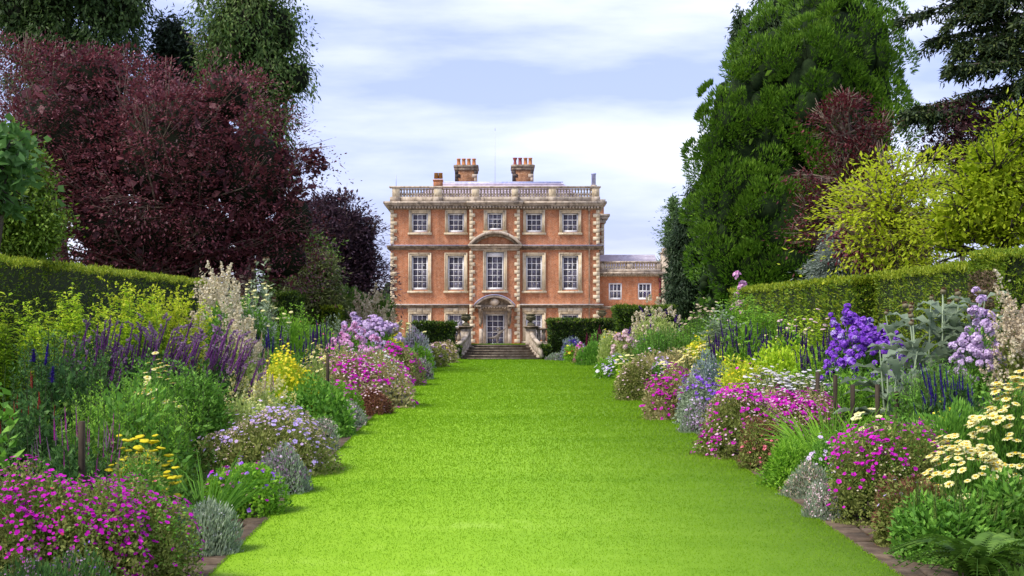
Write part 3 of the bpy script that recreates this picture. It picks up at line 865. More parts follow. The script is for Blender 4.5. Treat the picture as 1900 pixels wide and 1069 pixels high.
A = np.stack([xb-.012, yb, np.full(n, TZ)], 1); B = np.stack([xb+.012, yb, np.full(n, TZ)], 1); T = np.stack([xb+rng.normal(size=n)*.015, yb, TZ+h_], 1)
obj('terrace_grass', [(np.stack([A, B, T], 1).reshape(-1, 3), np.arange(3*n).reshape(-1, 3))], M_BLADE, kind='stuff')
for a, b, lb in ((-14, -1.55, 'low stone retaining wall behind the clipped hedge left of the steps'), (1.68, 14, 'low stone retaining wall behind the clipped hedge right of the steps')):
    tag(obj('retaining_wall', [box(a, b, YT-.1, YT+.25, G(57)-.2, TZ-.01)], M_STONE_D), lb, 'wall')

stair = empty('stone_steps', (0, 55, G(55)), 'wide flight of weathered stone steps from the lawn up to the terrace', 'steps')
M_STEP = noise_mat('worn_step', [(.11, .085, .06), (.21, .17, .125), (.30, .26, .2)], 4.0, .9, dirt=(.045, .04, .03), dirt_scale=3.5, bump=.5)
NS = 6; rise = (TZ+.012-G(55))/NS; run = .38
for i in range(NS):
    f0 = i/(NS-1)
    xl, xr = -1.46+.50*f0, 1.74-.52*f0
    y0 = i*run; z0 = i*rise; z1 = z0+rise
    poly = [(xl-.04, y0), (xr+.04, y0), (xr-.06, y0+run+.15), (xl+.06, y0+run+.15)]
    nos = [(xl-.06, y0-.035), (xr+.06, y0-.035), (xr-.06, y0+run+.15), (xl+.06, y0+run+.15)]
    obj('step', [prism(poly, z0-.06, z1-.042, axis='z'), prism(nos, z1-.041, z1, axis='z')], M_STEP, stair)

TB = mesh_np('baluster', [lathe([(r_*.78, z_*.80) for r_, z_ in BAL], 8)], M_STONE_W, smooth=True)
def flight(sgn, xt, xb_, label):
    b = empty('stair_balustrade', (xt, 57, 2.3), label, 'balustrade', 'curving balustrades beside the steps')
    n = 7
    pt = []
    for k in range(n+1):
        f = k/n
        x = xt + (xb_-xt)*(f**1.5); y_ = 56.95 - 1.9*f
        z = 2.36 - .50*(f**.85)
        pt.append((x-xt, y_-57, z-2.3))
    pt = np.array(pt)
    obj('base_rail', [tube(pt + [0, 0, .02], .10, 6)], M_STONE_W, b)
    obj('handrail', [tube(pt + [0, 0, .56], .095, 8, flat=.62)], M_STONE_W, b)
    for k in range(n):
        p = (pt[k]+pt[k+1])/2
        obj('baluster', TB, None, b, loc=(p[0], p[1], p[2]+.05))
    # curled stone foot at the lawn end
    p = pt[-1]
    obj('scroll_foot', [tube([(p[0], p[1]-.1, p[2]-.1), (p[0]+sgn*.04, p[1]-.22, p[2]+.1), (p[0], p[1]-.16, p[2]+.34), (p[0]-sgn*.02, p[1]+.0, p[2]+.42), (p[0], p[1]+.05, p[2]+.3)], [.06, .09, .10, .07, .04], 8)], M_STONE_W, b, smooth=True)
    return b
flight(-1, -1.20, -1.52, 'curving stone balustrade climbing the left side of the steps')
flight(1, 1.40, 1.71, 'curving stone balustrade climbing the right side of the steps')

def pier(x, label, sgn):
    p = empty('stone_pier', (x, 57.1, TZ-.5), label, 'pier', 'urn piers at the head of the steps')
    zz = Z_at(610, 57) - TZ + .5
    obj('shaft', [cbox(-.21, .21, -.21, .21, .12, zz, .02), cbox(-.26, .26, -.26, .26, 0, .12, .02), box(-.15, .15, -.225, -.205, .3, zz-.12)], M_STONE_W, p)
    obj('cap', [cbox(-.25, .25, -.25, .25, zz+.001, zz+.05, .02), cbox(-.31, .31, -.31, .31, zz+.051, zz+.11, .03)], M_STONE_D, p)
    # carved console leaning on the inner face
    s = -sgn
    obj('carved_console', [tube([(s*.24, -.15, .46), (s*.32, -.2, .34), (s*.26, -.22, .16), (s*.3, -.28, -.06), (s*.40, -.32, -.24)], [.05, .085, .06, .08, .09], 7)], M_STONE_W, p, smooth=True)
    return TZ - .5 + zz + .11
zl = pier(X_at(864.5, 57), 'weathered stone pier under the urn left of the steps', -1)
zr = pier(X_at(985, 57), 'weathered stone pier under the urn right of the steps', 1)
M_URN = noise_mat('mossy_urn_stone', [(.045, .042, .022), (.11, .10, .055), (.22, .19, .12)], 7, .95, dirt=(.03, .03, .015), dirt_scale=5, bump=.5)
URN = [(.15, 0), (.16, .03), (.12, .05), (.06, .09), (.05, .12), (.08, .14), (.15, .18), (.195, .25), (.205, .31), (.185, .36), (.165, .38), (.18, .40), (.215, .42), (.215, .45), (.16, .45), (.13, .36), (.02, .33)]
def urn(x, y_, z, label, s=1.0, plinth=True, group=None):
    u = empty('stone_urn', (x, y_, z), label, 'urn', group)
    zz = 0
    if plinth:
        obj('plinth', [cbox(-.17*s, .17*s, -.17*s, .17*s, 0, .07*s, .02)], M_URN, u); zz = .072*s
    seg = 16
    c = lathe([(r_*s, zz+h_*s) for r_, h_ in URN], seg)
    V = np.array(c[0]);
    rr = np.hypot(V[:, 0], V[:, 1]); an = np.round(np.arctan2(V[:, 1], V[:, 0])/(2*np.pi/seg)).astype(int)
    gad = ((V[:, 2] > zz+.13*s) & (V[:, 2] < zz+.33*s) & (an % 2 == 0))
    V[gad, :2] *= 1.10
    obj('bowl', [(V, c[1])], M_URN, u)
    obj('swag', [tube([(.21*s*math.cos(t), .21*s*math.sin(t), zz+(.30+.03*math.cos(t*6))*s) for t in np.linspace(0, 2*np.pi, 25)], .022*s, 5)], M_URN, u)
    return u
urn(X_at(864.5, 57), 57.1, zl+.002, 'carved stone urn on the pier left of the steps', .93)
urn(X_at(985, 57), 57.1, zr+.002, 'carved stone urn on the pier right of the steps', .93)

for a, b, lb in ((-1.98, -1.47, 'short stone balustrade between the left pier and the dark hedge'), (1.60, 2.22, 'short stone balustrade between the right pier and the dark hedge')):
    t_ = empty('terrace_balustrade', ((a+b)/2, 57.15, TZ), lb, 'balustrade')
    h2 = (b-a)/2
    obj('top_rail', [cbox(-h2, h2, -.12, .12, .60, .70, .02)], M_STONE_D, t_)
    obj('base_rail', [cbox(-h2, h2, -.12, .12, -.02, .08, .02)], M_STONE_W, t_)
    for k in range(3):
        obj('baluster', mesh_np('baluster', [lathe([(r_*.85, z_*.84) for r_, z_ in BAL], 8)], M_STONE_W, smooth=True), None, t_, loc=(-h2+2*h2*(k+.5)/3, 0, .08))

for px, lb, sc_ in ((1117, 'stone urn on a plinth against the house beyond the right dark hedge', 1.05), (718, 'dark stone urn on a plinth before the left corner of the house', 1.2)):
    Yu = 72
    z0 = Z_at(592.5, Yu)
    p = empty('urn_pedestal', (X_at(px, Yu), Yu, TZ), 'tall stone pedestal under the ' + ('right' if px > 922 else 'left') + ' terrace urn', 'pedestal')
    obj('shaft', [cbox(-.22, .22, -.22, .22, .15, z0-TZ-.08, .02)], M_STONE_W, p)
    obj('foot', [cbox(-.3, .3, -.3, .3, 0, .149, .03)], M_STONE_W, p)
    obj('cap', [cbox(-.29, .29, -.29, .29, z0-TZ-.079, z0-TZ, .02)], M_STONE_W, p)
    urn(X_at(px, Yu), Yu, z0+.002, lb, sc_, False)

# ------------------------------------------------------------------ bronze figure on the terrace
M_BRONZE = noise_mat('grey_bronze', [(.05, .042, .032), (.11, .09, .07), (.20, .17, .13)], 9, .55, .5)
YS = 74.0
def sp(px, py, dy=0.0): return Vector((X_at(px, YS)-X_at(922, YS), dy, Z_at(py, YS)-TZ))
st_ = empty('garden_statue', (X_at(922, YS), YS, TZ), 'small grey bronze statue of a figure leaping forward with raised arms before the house door', 'statue')
J = [  # point, radius, parent
    (sp(924, 625), .085, None), (sp(926, 621), .075, 0), (sp(928, 617, -.01), .095, 1), (sp(929, 614.2), .04, 2), (sp(928.3, 612.6), .05, 3), (sp(927.2, 610.3, -.01), .082, 4), (sp(926.3, 608.6), .05, 5),
    (sp(923, 629.5), .07, 0), (sp(922.4, 632.5, -.03), .052, 7), (sp(922.2, 636, .01), .034, 8), (sp(923.5, 637.6, -.06), .03, 9),
    (sp(919.5, 625.6, .05), .07, 0), (sp(914, 626.6, .08), .05, 11), (sp(909, 627.4, .1), .036, 12), (sp(905, 626.6, .1), .024, 13),
    (sp(931, 615.2, -.08), .04, 2), (sp(934.3, 612.3, -.12), .033, 15), (sp(938, 609.2, -.14), .024, 16), (sp(940.2, 607.6, -.15), .016, 17),
    (sp(925.2, 616.2, .1), .04, 2), (sp(920.5, 614.6, .14), .033, 19), (sp(916.2, 613, .16), .024, 20), (sp(914, 612.2, .16), .016, 21)]
me = bpy.data.meshes.new('figure')
me.from_pydata([tuple(j[0]) for j in J], [(i, j[2]) for i, j in enumerate(J) if j[2] is not None], [])
me.materials.append(M_BRONZE)
fg = link(bpy.data.objects.new('figure', me), st_)
md_ = fg.modifiers.new('skin', 'SKIN')
for i, j in enumerate(J):
    me.skin_vertices[0].data[i].radius = (j[1], j[1])
me.skin_vertices[0].data[0].use_root = True
fg.modifiers.new('sub', 'SUBSURF').levels = 2
fg.modifiers['sub'].render_levels = 2
obj('base', [cbox(-.28, .28, -.28, .28, 0, .06, .02)], M_STONE_D, st_)
hair = [tube([sp(927.5, 608.2), sp(924, 608.8, .03), sp(920, 610.2, .06)], [.07, .05, .02], 6)]
obj('hair', hair, M_BRONZE, st_, smooth=True)

# ------------------------------------------------------------------ clipped hedges
def hedge_mats(kind):
    if kind == 'yew':
        return [leaf_mat('yew_dark', [(.012, .030, .005), (.028, .06, .008), (.05, .10, .012)], .15, .5, .8),
                leaf_mat('yew_new', [(.06, .12, .01), (.12, .20, .015), (.20, .27, .03)], .3, .5)]
    if kind == 'bright':
        return [leaf_mat('hedge_mid', [(.08, .155, .010), (.15, .25, .015), (.24, .35, .024)], .2, .5, .7),
                leaf_mat('hedge_new', [(.18, .26, .012), (.29, .37, .018), (.42, .47, .04)], .35, .5)]
def hedge(label, x0, x1, ya, yb, top_a, top_b, kind='yew', new=.25, wob=.05, group=None, brown=None, front_new=.12):
    """x0<x1, ya<yb ; the top runs from z top_a at ya to top_b at yb"""
    ym = (ya+yb)/2
    base_z = G(ya)-.05
    r = np.random.default_rng(int(abs(x0*77+ya*131+x1*17)) + 5)
    h = bpy.data.objects.new('clipped_hedge', None)
    h.location = ((x0+x1)/2, ym, base_z)
    link(h); tag(h, label, 'hedge', group)
    X0, X1, Y0, Y1 = x0-h.location.x, x1-h.location.x, ya-ym, yb-ym
    def ztop(y_): return (top_a + (top_b-top_a)*(y_-Y0)/(Y1-Y0)) - base_z
    px = ym/2600*1.86                        # metres per rendered pixel
    def area(a, b): return abs(a*b)
    Hm = (top_a+top_b)/2-base_z
    Lf = max(.07, 3.2*px); Wf = max(.022, 1.15*px)
    per = 1/(.5*Lf*Wf)*1.9
    chunksP, chunksN, topmask = [], [], []
    side_vis = X1 if h.location.x < 0 else X0
    sgn = 1 if h.location.x < 0 else -1
    def bump(P):
        return wob*(np.sin(P[:,0]*3.1+P[:,2]*2.3)+np.sin(P[:,1]*2.7+P[:,2]*3.7+1.3)+np.sin(P[:,1]*6.3-P[:,2]*5.1))[:,None]/2
    def add(n, fn, N, top=False):
        n = int(min(n, 11000 if Y1-Y0 < 8 else 15000))
        P = fn(n); NN = np.broadcast_to(np.array(N, float), (n, 3))
        P = P + NN*bump(P) + NN*(-.05*r.random((n, 1)))
        chunksP.append(P); chunksN.append(NN); topmask.append(np.full(n, top))
    def side(xv):
        def f(n):
            y_ = r.uniform(Y0, Y1, n); return np.stack([np.full(n, xv), y_, ztop(y_)*r.random(n)], 1)
        return f
    def end(yv):
        return lambda n: np.stack([r.uniform(X0, X1, n), np.full(n, yv), ztop(yv)*r.random(n)], 1)
    def topf(n):
        y_ = r.uniform(Y0, Y1, n); return np.stack([r.uniform(X0, X1, n), y_, ztop(y_)], 1)
    def rim(n):                                # fringe of new shoots along the upper edges
        y_ = r.uniform(Y0, Y1, n); e = r.random(n)
        xx = np.where(e < .6, side_vis, r.uniform(X0, X1, n)); yy = np.where(e > .8, Y0, y_)
        return np.stack([xx + r.normal(size=n)*.05, yy, ztop(yy) - .10*r.random(n)**2], 1)
    add(per*area(Y1-Y0, Hm), side(side_vis), (sgn, 0, 0))
    add(per*area(X1-X0, Hm), end(Y0), (0, -1, 0))
    add(per*.8*area(X1-X0, Y1-Y0), topf, (0, 0, 1), True)
    add(per*.25*area(X1-X0, Hm), end(Y1), (0, 1, 0))
    add(per*.9*(area(Y1-Y0, .2)+area(X1-X0, .2)), rim, (0, 0, 1), True)
    P = np.concatenate(chunksP); N = np.concatenate(chunksN); tm = np.concatenate(topmask)
    n = len(P)
    Dv = norm(N*.75 + np.array([0, 0, .65]) + .75*r.normal(size=(n, 3)))
    Lr = Lf*(.6+.8*r.random(n))
    Lr = np.where(tm, Lr*(.6+.55*r.random(n)), Lr)
    isnew = np.where(tm, r.random(n) < .35+new*1.6, r.random(n) < new*.5+front_new)
    mats = hedge_mats(kind)
    nn = N*.6 + r.normal(size=(n, 3))*.7
    ch = []
    for k, mk in enumerate((~isnew, isnew)):
        if mk.any():
            c = leaves(P[mk], Dv[mk], Lr[mk], Wf, norm(nn[mk]), r); ch.append((c[0], c[1], k))
    # solid twiggy inside
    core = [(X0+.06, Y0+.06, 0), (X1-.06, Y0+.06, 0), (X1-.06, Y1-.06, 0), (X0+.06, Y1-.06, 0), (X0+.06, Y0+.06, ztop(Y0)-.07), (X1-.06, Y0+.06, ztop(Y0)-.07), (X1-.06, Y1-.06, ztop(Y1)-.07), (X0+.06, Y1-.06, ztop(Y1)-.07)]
    obj('foliage', ch, mats, h)
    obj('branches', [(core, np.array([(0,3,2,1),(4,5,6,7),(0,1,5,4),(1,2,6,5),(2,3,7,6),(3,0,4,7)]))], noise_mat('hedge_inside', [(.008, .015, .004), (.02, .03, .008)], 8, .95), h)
    if brown:
        n = 5000
        yy = r.uniform(brown[0]-ym, brown[1]-ym, n); zz = r.uniform(.5, ztop(0)*.9, n)
        xx = side_vis + sgn*(.03*r.random(n)+.03)
        P = np.stack([np.full(n, 1.0)*xx, yy, zz], 1)
        c = leaves(P, norm(np.array([sgn*.6, 0, .3])+.8*r.normal(size=(n, 3))), Lf*.9, Wf, None, r)
        tag(obj('bare_patch', [c], leaf_mat('dry_twigs', [(.06, .04, .025), (.13, .09, .05), (.2, .15, .09)], .1, .8), h), 'brown twiggy patch without leaves')
    return h
G_H = None
hedge('long clipped hedge with yellow green new growth running behind the left border', -9.6, -8.0, 17.5, 40, 3.72, 4.2, 'bright', .34)
hedge('far clipped hedge section behind the right border beside the pink rose', 7.65, 9.3, 30.2, 46, 3.87, 4.22, 'bright', .30)
hedge('middle clipped hedge section behind the purple phlox in the right border', 8.1, 9.6, 23.9, 30.1, 3.82, 3.92, 'bright', .38)
hedge('taller near hedge section with a brown bare patch at the right edge', 8.05, 10.2, 22.3, 23.8, 3.90, 3.97, 'bright', .22, brown=(22.4, 23.7), front_new=.02)
hedge('dark yew hedge block immediately left of the stone steps', X_at(766, 55.8), X_at(841, 55.8), 55.3, 56.6, Z_at(600, 55.8), Z_at(600, 55.8), 'yew', .12, .03)
hedge('low yew block stepping down in front of the left stair balustrade', X_at(842, 55.8)+.02, X_at(853, 55), 54.85, 55.6, Z_at(643, 55), Z_at(643, 55), 'yew', .15, .02)
hedge('long dark yew hedge block immediately right of the stone steps', X_at(1020, 55.8), X_at(1140, 55.8), 55.3, 56.7, Z_at(595, 55.8), Z_at(595, 55.8), 'yew', .12, .03)
hedge('low yew block stepping down in front of the right stair balustrade', X_at(1004, 55), X_at(1020, 55.8)-.02, 54.85, 55.6, Z_at(643, 55), Z_at(643, 55), 'yew', .15, .02)
hedge('clipped hedge with a bright top below the brick wing', X_at(1142, 62), X_at(1250, 62), 61, 63, Z_at(571.5, 62), Z_at(571.5, 62), 'yew', .45, .04)
hedge('square hedge end behind the yellow scabious on the left', X_at(517, 43), X_at(550, 43), 42.4, 44.5, Z_at(546, 43), Z_at(546, 43), 'yew', .16, .05)
hedge('low hedge piece between the green shrubs on the left', X_at(603, 50), X_at(634, 50), 49, 50.6, Z_at(571, 50), Z_at(571, 50), 'bright', .3, .05)

# ------------------------------------------------------------------ trees
M_BARK = noise_mat('bark', [(.035, .026, .02), (.09, .07, .055), (.16, .13, .10)], 5, .95, stretch=(1, 1, .3))
M_TWIG = noise_mat('pale_twig', [(.10, .07, .05), (.20, .15, .11), (.30, .24, .18)], 5, .9)
M_TWIG_D = noise_mat('grey_twig', [(.03, .022, .018), (.07, .055, .045)], 5, .9)

M_INNER = noise_mat('shade_core_dark', [(.006, .008, .004), (.011, .015, .006), (.02, .022, .01)], 4, .95)  # for crown cores: inner shade painted as a near-black green
def ellipsoid(c, r_):
    V, Fl, mi = lathe([(math.cos(t), math.sin(t)) for t in np.linspace(-1.45, 1.45, 6)], 9)
    return (np.array(V)*r_+c, Fl, mi)
def tree(name, label, px_t, Y, lobes, cols, mode='broad', clumps=600, per=30, cr=.45, L=.13, Wd=.07, trunk_r=.25, twigs=40, twig_mat=None, cat='tree',
         group=None, depth=.85, transl=.28, shell=(.72, 1.03), seed=1, rough=.55, stems=1, nscale=.25, twig_r=.022, gap=.0, crown='crown', front=.4, opaque=True, sub=(13, .42), wild=.06, space=0.0, spec=.25, corek=.66, subcore=0):
    r = np.random.default_rng(seed*101 + 3)
    gz = (G(Y) if Y < 57 else 2.33) - .05
    ox = X_at(px_t, Y)
    lb = []
    for l in lobes:
        px, py, rx, rz = l[:4]
        k = Y/F_PX
        dy = l[4] if len(l) > 4 else 0.0
        lb.append((np.array([X_at(px, Y)-ox, dy, Z_at(py, Y)-gz]), np.array([rx*k, min(rx, rz*1.3)*k*depth, rz*k])))
    e = empty(name, (ox, Y, gz), label, cat, group)
    big = lb
    if sub:                                   # uneven masses standing out from each main lobe
        lb = []
        for c0, r0 in big:
            nsub = max(5, int(sub[0]*(r0[0]*r0[2]/np.mean([q[1][0]*q[1][2] for q in big]))**.5))
            d = runit(nsub*2, r); d = d[(d[:, 1] < .35)][:nsub]
            for q in d:
                rr = r0*sub[1]*r.uniform(.65, 1.25)
                rr = rr*.5 + rr.mean()*.5
                lb.append((c0 + r0*q*r.uniform(.62, .80), rr))
            lb.append((c0, r0*.72))
    w = np.array([l[1][0]*l[1][2] for l in lb]); w /= w.sum()
    LC = np.array([l[0] for l in lb]); LR = np.array([l[1] for l in lb])
    C, O = [], []
    gapdir = runit(14, r)
    tries = 0
    CA = np.zeros((clumps, 3))
    while len(C) < clumps and tries < clumps*40:
        tries += 1
        i = r.choice(len(lb), p=w)
        d = runit(1, r)[0]
        if d[1] > .15 and r.random() > front: continue
        f = r.uniform(*shell) if r.random() < .88 else r.uniform(.3, .75)
        if r.random() < wild: f = r.uniform(1.05, 1.35)
        p = lb[i][0] + lb[i][1]*d*f
        if p[2] < .15: continue
        if (((p-LC)/LR)**2).sum(1).min() < .40 and i != int((((p-LC)/LR)**2).sum(1).argmin()): continue
        if gap and np.sin(p[0]*2.1+p[2]*1.7+seed)*np.sin(p[1]*1.9-p[2]*2.6+seed*2) > 1-gap: continue
        if space and len(C) and ((CA[:len(C)]-p)**2).sum(1).min() < space*space: continue
        CA[len(C)] = p
        C.append(p); O.append(norm((d/lb[i][1])[None])[0])
    C = np.array(C); O = np.array(O)
    N = len(C)*per
    ci = np.repeat(np.arange(len(C)), per)
    size = (.65+.7*r.random(len(C)))[ci]
    o = O[ci]; up = np.array([0, 0, 1.0])
    if mode == 'broad':
        off = r.normal(size=(N, 3))*np.array([1, 1, .62])*cr*.55*size[:, None]
        P = C[ci]+off
        Dv = norm(o*.5 + norm(off)*.5 + runit(N, r)*.9 - up*.25)
        Nn = norm(up*.7 + o*.45 + runit(N, r)*.7)
    elif mode == 'puff':                      # rounded tufts of upright flat sprays
        d = norm(o*.95 + up*.35 + runit(N, r)*.85)
        P = C[ci] + d*(cr*size*(.82+.2*r.random(N)))[:, None]
        Dv = norm(d*.85 + up*.55 + runit(N, r)*.35)
        Nn = norm(d + runit(N, r)*.5)
    elif mode == 'droop':                     # hanging curtains of foliage
        off = r.normal(size=(N, 3))*np.array([.5, .5, 1.0])*cr*.6*size[:, None]
        P = C[ci]+off
        Dv = norm(o*.45 - up*.75 + runit(N, r)*.6)
        Nn = norm(o + runit(N, r)*.6)
    elif mode == 'layer':                     # flat tiers
        off = r.normal(size=(N, 3))*np.array([1.25, 1.25, .24])*cr*.6*size[:, None]; off[:, 2] -= .22*(off[:, 0]**2+off[:, 1]**2)/cr
        P = C[ci]+off
        Dv = norm(o*.6 + norm(off)*.6 + runit(N, r)*.5 + up*.12)
        Nn = norm(up*1.2 + runit(N, r)*.55)
    Ls = L*(.6+.8*r.random(N))
    c = (sprays if mode == 'puff' else leaves)(P, Dv, Ls, Wd*(.7+.6*r.random(N)), Nn, r)
    mat = leaf_mat('leaf_'+label.replace(' ', '_')[:40], cols, transl, rough, nscale, spec)
    obj(crown, [c], mat, e)
    if opaque:                                # the dim twiggy middle of the crown, as small shaded leaves further in
        ch = []
        M2 = int(3400)
        for l in big:
            n_ = max(80, int(M2*l[1][0]*l[1][2]/sum(q[1][0]*q[1][2] for q in big)))
            d = runit(n_, r); P2 = l[0]+l[1]*d*(.40+.30*r.random((n_, 1)))
            P2[:, 2] = np.maximum(P2[:, 2], .1)
            ch.append(leaves(P2, runit(n_, r), L*1.5+min(.22, float(np.mean(l[1]))*.11), Wd*1.3+min(.17, float(np.mean(l[1]))*.085), None, r))
        obj('inner_foliage', ch, mat, e)
    if opaque == 'core':                      # solid near-black core, the crown's inner shade put into its colour
        obj('shade_core', [ellipsoid(l[0], l[1]*corek) for l in big if l[1].mean() > .55*np.mean([q[1].mean() for q in big])] + [ellipsoid(l[0], l[1]*subcore) for l in lb if subcore], M_INNER if not subcore else noise_mat('shade_core_green', [(.005, .012, .003), (.012, .026, .006), (.022, .04, .009)], 5, .95), e)
    # trunk and limbs
    lb = big
    zt = max(l[0][2] for l in lb)
    ch = []
    for s in range(stems):
        a = np.array([r.normal()*.25*(stems > 1), r.normal()*.2*(stems > 1), 0.]); top = lb[int(np.argmax([l[0][2] for l in lb]))][0].copy() if s == 0 else lb[s % len(lb)][0].copy()
        n_ = 7; f = np.linspace(0, 1, n_)[:, None]
        path = a + (top-a)*f**np.array([[1.6, 1.6, 1.0]]) + r.normal(size=(n_, 3))*trunk_r*.25*np.array([[1, 1, 0]])
        ch.append(tube(path, trunk_r*(1-.82*f[:, 0])/(1+.25*(stems-1)), 8))
    tr = obj('trunk', ch, M_BARK, e, smooth=True)
    if twigs:
        idx = r.choice(len(C), min(twigs, len(C)), replace=False)
        ch = []
        for q in idx:
            p = C[q]; l = lb[int(np.argmin([(((p-l[0])/l[1])**2).sum() for l in lb]))]
            st0 = np.array([l[0][0]*.4, l[0][1]*.4, max(.6, l[0][2]-l[1][2]*.8)]) if r.random() < .5 else l[0]-np.array([0, 0, l[1][2]*.5])
            m1 = st0+(p-st0)*.4+r.normal(size=3)*.12*np.linalg.norm(p-st0)*.5; m2 = st0+(p-st0)*.75+r.normal(size=3)*.06*np.linalg.norm(p-st0)
            end = p+O[q]*.25*cr*2
            ch.append(tube([st0, m1, m2, p, end], [twig_r*2.2, twig_r*1.5, twig_r, twig_r*.6, twig_r*.3], 4))
            for _ in range(3):
                d = norm((O[q]+r.normal(size=3)*.8)[None])[0]
                ch.append(tube([m2, (m2+p)/2+d*cr*.5, p+d*cr*.9], [twig_r*.7, twig_r*.5, twig_r*.25], 3))
        obj('branches', ch, twig_mat or M_TWIG_D, e)
    return e

COPPER = [(.036, .010, .015), (.105, .024, .034), (.20, .05, .06), (.32, .13, .14)]
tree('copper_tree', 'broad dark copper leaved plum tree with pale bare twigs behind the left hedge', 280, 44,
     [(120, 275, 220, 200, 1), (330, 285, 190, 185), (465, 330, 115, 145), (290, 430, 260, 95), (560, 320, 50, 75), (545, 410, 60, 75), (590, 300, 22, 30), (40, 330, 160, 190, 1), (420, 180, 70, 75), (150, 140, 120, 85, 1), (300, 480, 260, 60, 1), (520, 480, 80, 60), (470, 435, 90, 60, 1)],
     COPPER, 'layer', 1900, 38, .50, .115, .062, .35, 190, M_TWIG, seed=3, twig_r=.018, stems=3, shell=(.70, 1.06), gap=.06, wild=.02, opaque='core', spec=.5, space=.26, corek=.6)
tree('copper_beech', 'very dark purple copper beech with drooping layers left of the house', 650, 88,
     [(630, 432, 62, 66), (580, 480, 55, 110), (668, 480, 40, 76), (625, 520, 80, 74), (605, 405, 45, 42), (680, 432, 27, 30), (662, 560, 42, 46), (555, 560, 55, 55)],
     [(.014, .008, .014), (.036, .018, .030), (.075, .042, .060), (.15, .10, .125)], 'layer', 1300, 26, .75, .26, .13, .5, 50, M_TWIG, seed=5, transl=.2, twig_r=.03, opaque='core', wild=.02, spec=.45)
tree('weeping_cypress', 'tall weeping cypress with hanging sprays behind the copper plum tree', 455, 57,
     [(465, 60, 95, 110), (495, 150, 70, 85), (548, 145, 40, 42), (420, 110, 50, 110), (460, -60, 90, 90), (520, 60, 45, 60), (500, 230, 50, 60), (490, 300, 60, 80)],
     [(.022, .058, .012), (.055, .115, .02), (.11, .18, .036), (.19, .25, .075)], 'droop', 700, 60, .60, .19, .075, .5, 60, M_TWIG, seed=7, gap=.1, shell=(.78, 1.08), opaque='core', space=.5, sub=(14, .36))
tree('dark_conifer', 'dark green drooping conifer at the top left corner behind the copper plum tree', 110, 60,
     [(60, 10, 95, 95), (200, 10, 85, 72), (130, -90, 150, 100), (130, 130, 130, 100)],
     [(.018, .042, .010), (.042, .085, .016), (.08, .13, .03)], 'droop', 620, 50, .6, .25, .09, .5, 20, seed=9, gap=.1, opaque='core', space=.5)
tree('dark_tree', 'small dark leaved treetop showing in the gap between the two left conifers', 325, 63,
     [(325, 90, 42, 50), (350, 120, 40, 40), (310, 60, 18, 25), (330, 170, 50, 60)], [(.010, .022, .012), (.03, .05, .025), (.05, .075, .04)], 'broad', 330, 20, .5, .22, .12, .2, 20, seed=11, gap=.25)
tree('green_tree', 'fresh green bushy tree above the hedge at the left edge', 30, 25,
     [(25, 385, 78, 105), (65, 430, 55, 60), (10, 300, 50, 55)], [(.05, .11, .010), (.11, .20, .016), (.19, .30, .028), (.28, .38, .05)], 'broad', 700, 26, .26, .085, .042, .16, 30, seed=13)
tree('large_leaved_tree', 'tree branch with large heart shaped leaves at the far left edge', -30, 20,
     [(-15, 310, 55, 55), (15, 275, 32, 28), (40, 330, 16, 22), (-10, 365, 40, 30)], [(.05, .13, .03), (.10, .22, .05), (.16, .30, .09)], 'broad', 110, 7, .3, .17, .14, .1, 16, seed=15, transl=.4, opaque=False)
tree('olive_shrub', 'olive green rounded shrub between the left border and the copper beech', 585, 50,
     [(585, 520, 36, 55), (570, 555, 45, 40), (600, 560, 40, 30)], [(.07, .095, .02), (.13, .16, .04), (.20, .23, .08)], 'broad', 420, 26, .35, .16, .05, .12, 40, M_TWIG, 'shrub', seed=17)
tree('green_shrub', 'fresh green tall shrub under the copper tree beyond the left border', 565, 53,
     [(560, 470, 38, 40), (575, 500, 40, 60), (545, 530, 40, 60), (530, 500, 30, 55)], [(.03, .07, .012), (.08, .16, .02), (.16, .27, .05)], 'broad', 420, 24, .4, .2, .09, .15, 20, cat='shrub', seed=19)
tree('low_evergreen', 'low rounded evergreen bush beside the olive shrub on the left', 640, 56,
     [(600, 575, 25, 22), (640, 580, 40, 22), (690, 590, 40, 20), (575, 580, 30, 25)], [(.02, .05, .008), (.05, .11, .014), (.10, .17, .02)], 'puff', 220, 26, .35, .2, .07, .1, 0, cat='shrub', seed=21)

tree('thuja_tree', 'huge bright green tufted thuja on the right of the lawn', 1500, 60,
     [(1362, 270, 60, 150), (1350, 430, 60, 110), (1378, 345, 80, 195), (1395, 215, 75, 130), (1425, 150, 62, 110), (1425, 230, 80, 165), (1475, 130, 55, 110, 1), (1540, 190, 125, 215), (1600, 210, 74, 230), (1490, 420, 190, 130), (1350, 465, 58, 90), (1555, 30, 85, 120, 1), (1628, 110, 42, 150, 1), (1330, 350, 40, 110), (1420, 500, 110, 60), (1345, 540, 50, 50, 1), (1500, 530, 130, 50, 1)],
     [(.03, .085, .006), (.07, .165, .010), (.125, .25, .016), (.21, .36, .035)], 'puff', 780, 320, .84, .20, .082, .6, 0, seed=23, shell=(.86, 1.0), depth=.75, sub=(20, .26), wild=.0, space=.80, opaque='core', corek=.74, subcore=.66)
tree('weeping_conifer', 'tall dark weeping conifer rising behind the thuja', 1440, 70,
     [(1375, 62, 17, 50), (1378, 110, 28, 60), (1385, 200, 40, 90), (1470, 15, 60, 50), (1530, 0, 60, 50), (1440, 60, 40, 50), (1360, 300, 50, 120)], [(.02, .042, .016), (.05, .09, .03), (.085, .13, .045)], 'droop', 800, 26, .5, .30, .085, .5, 10, seed=25, wild=.01, opaque='core')
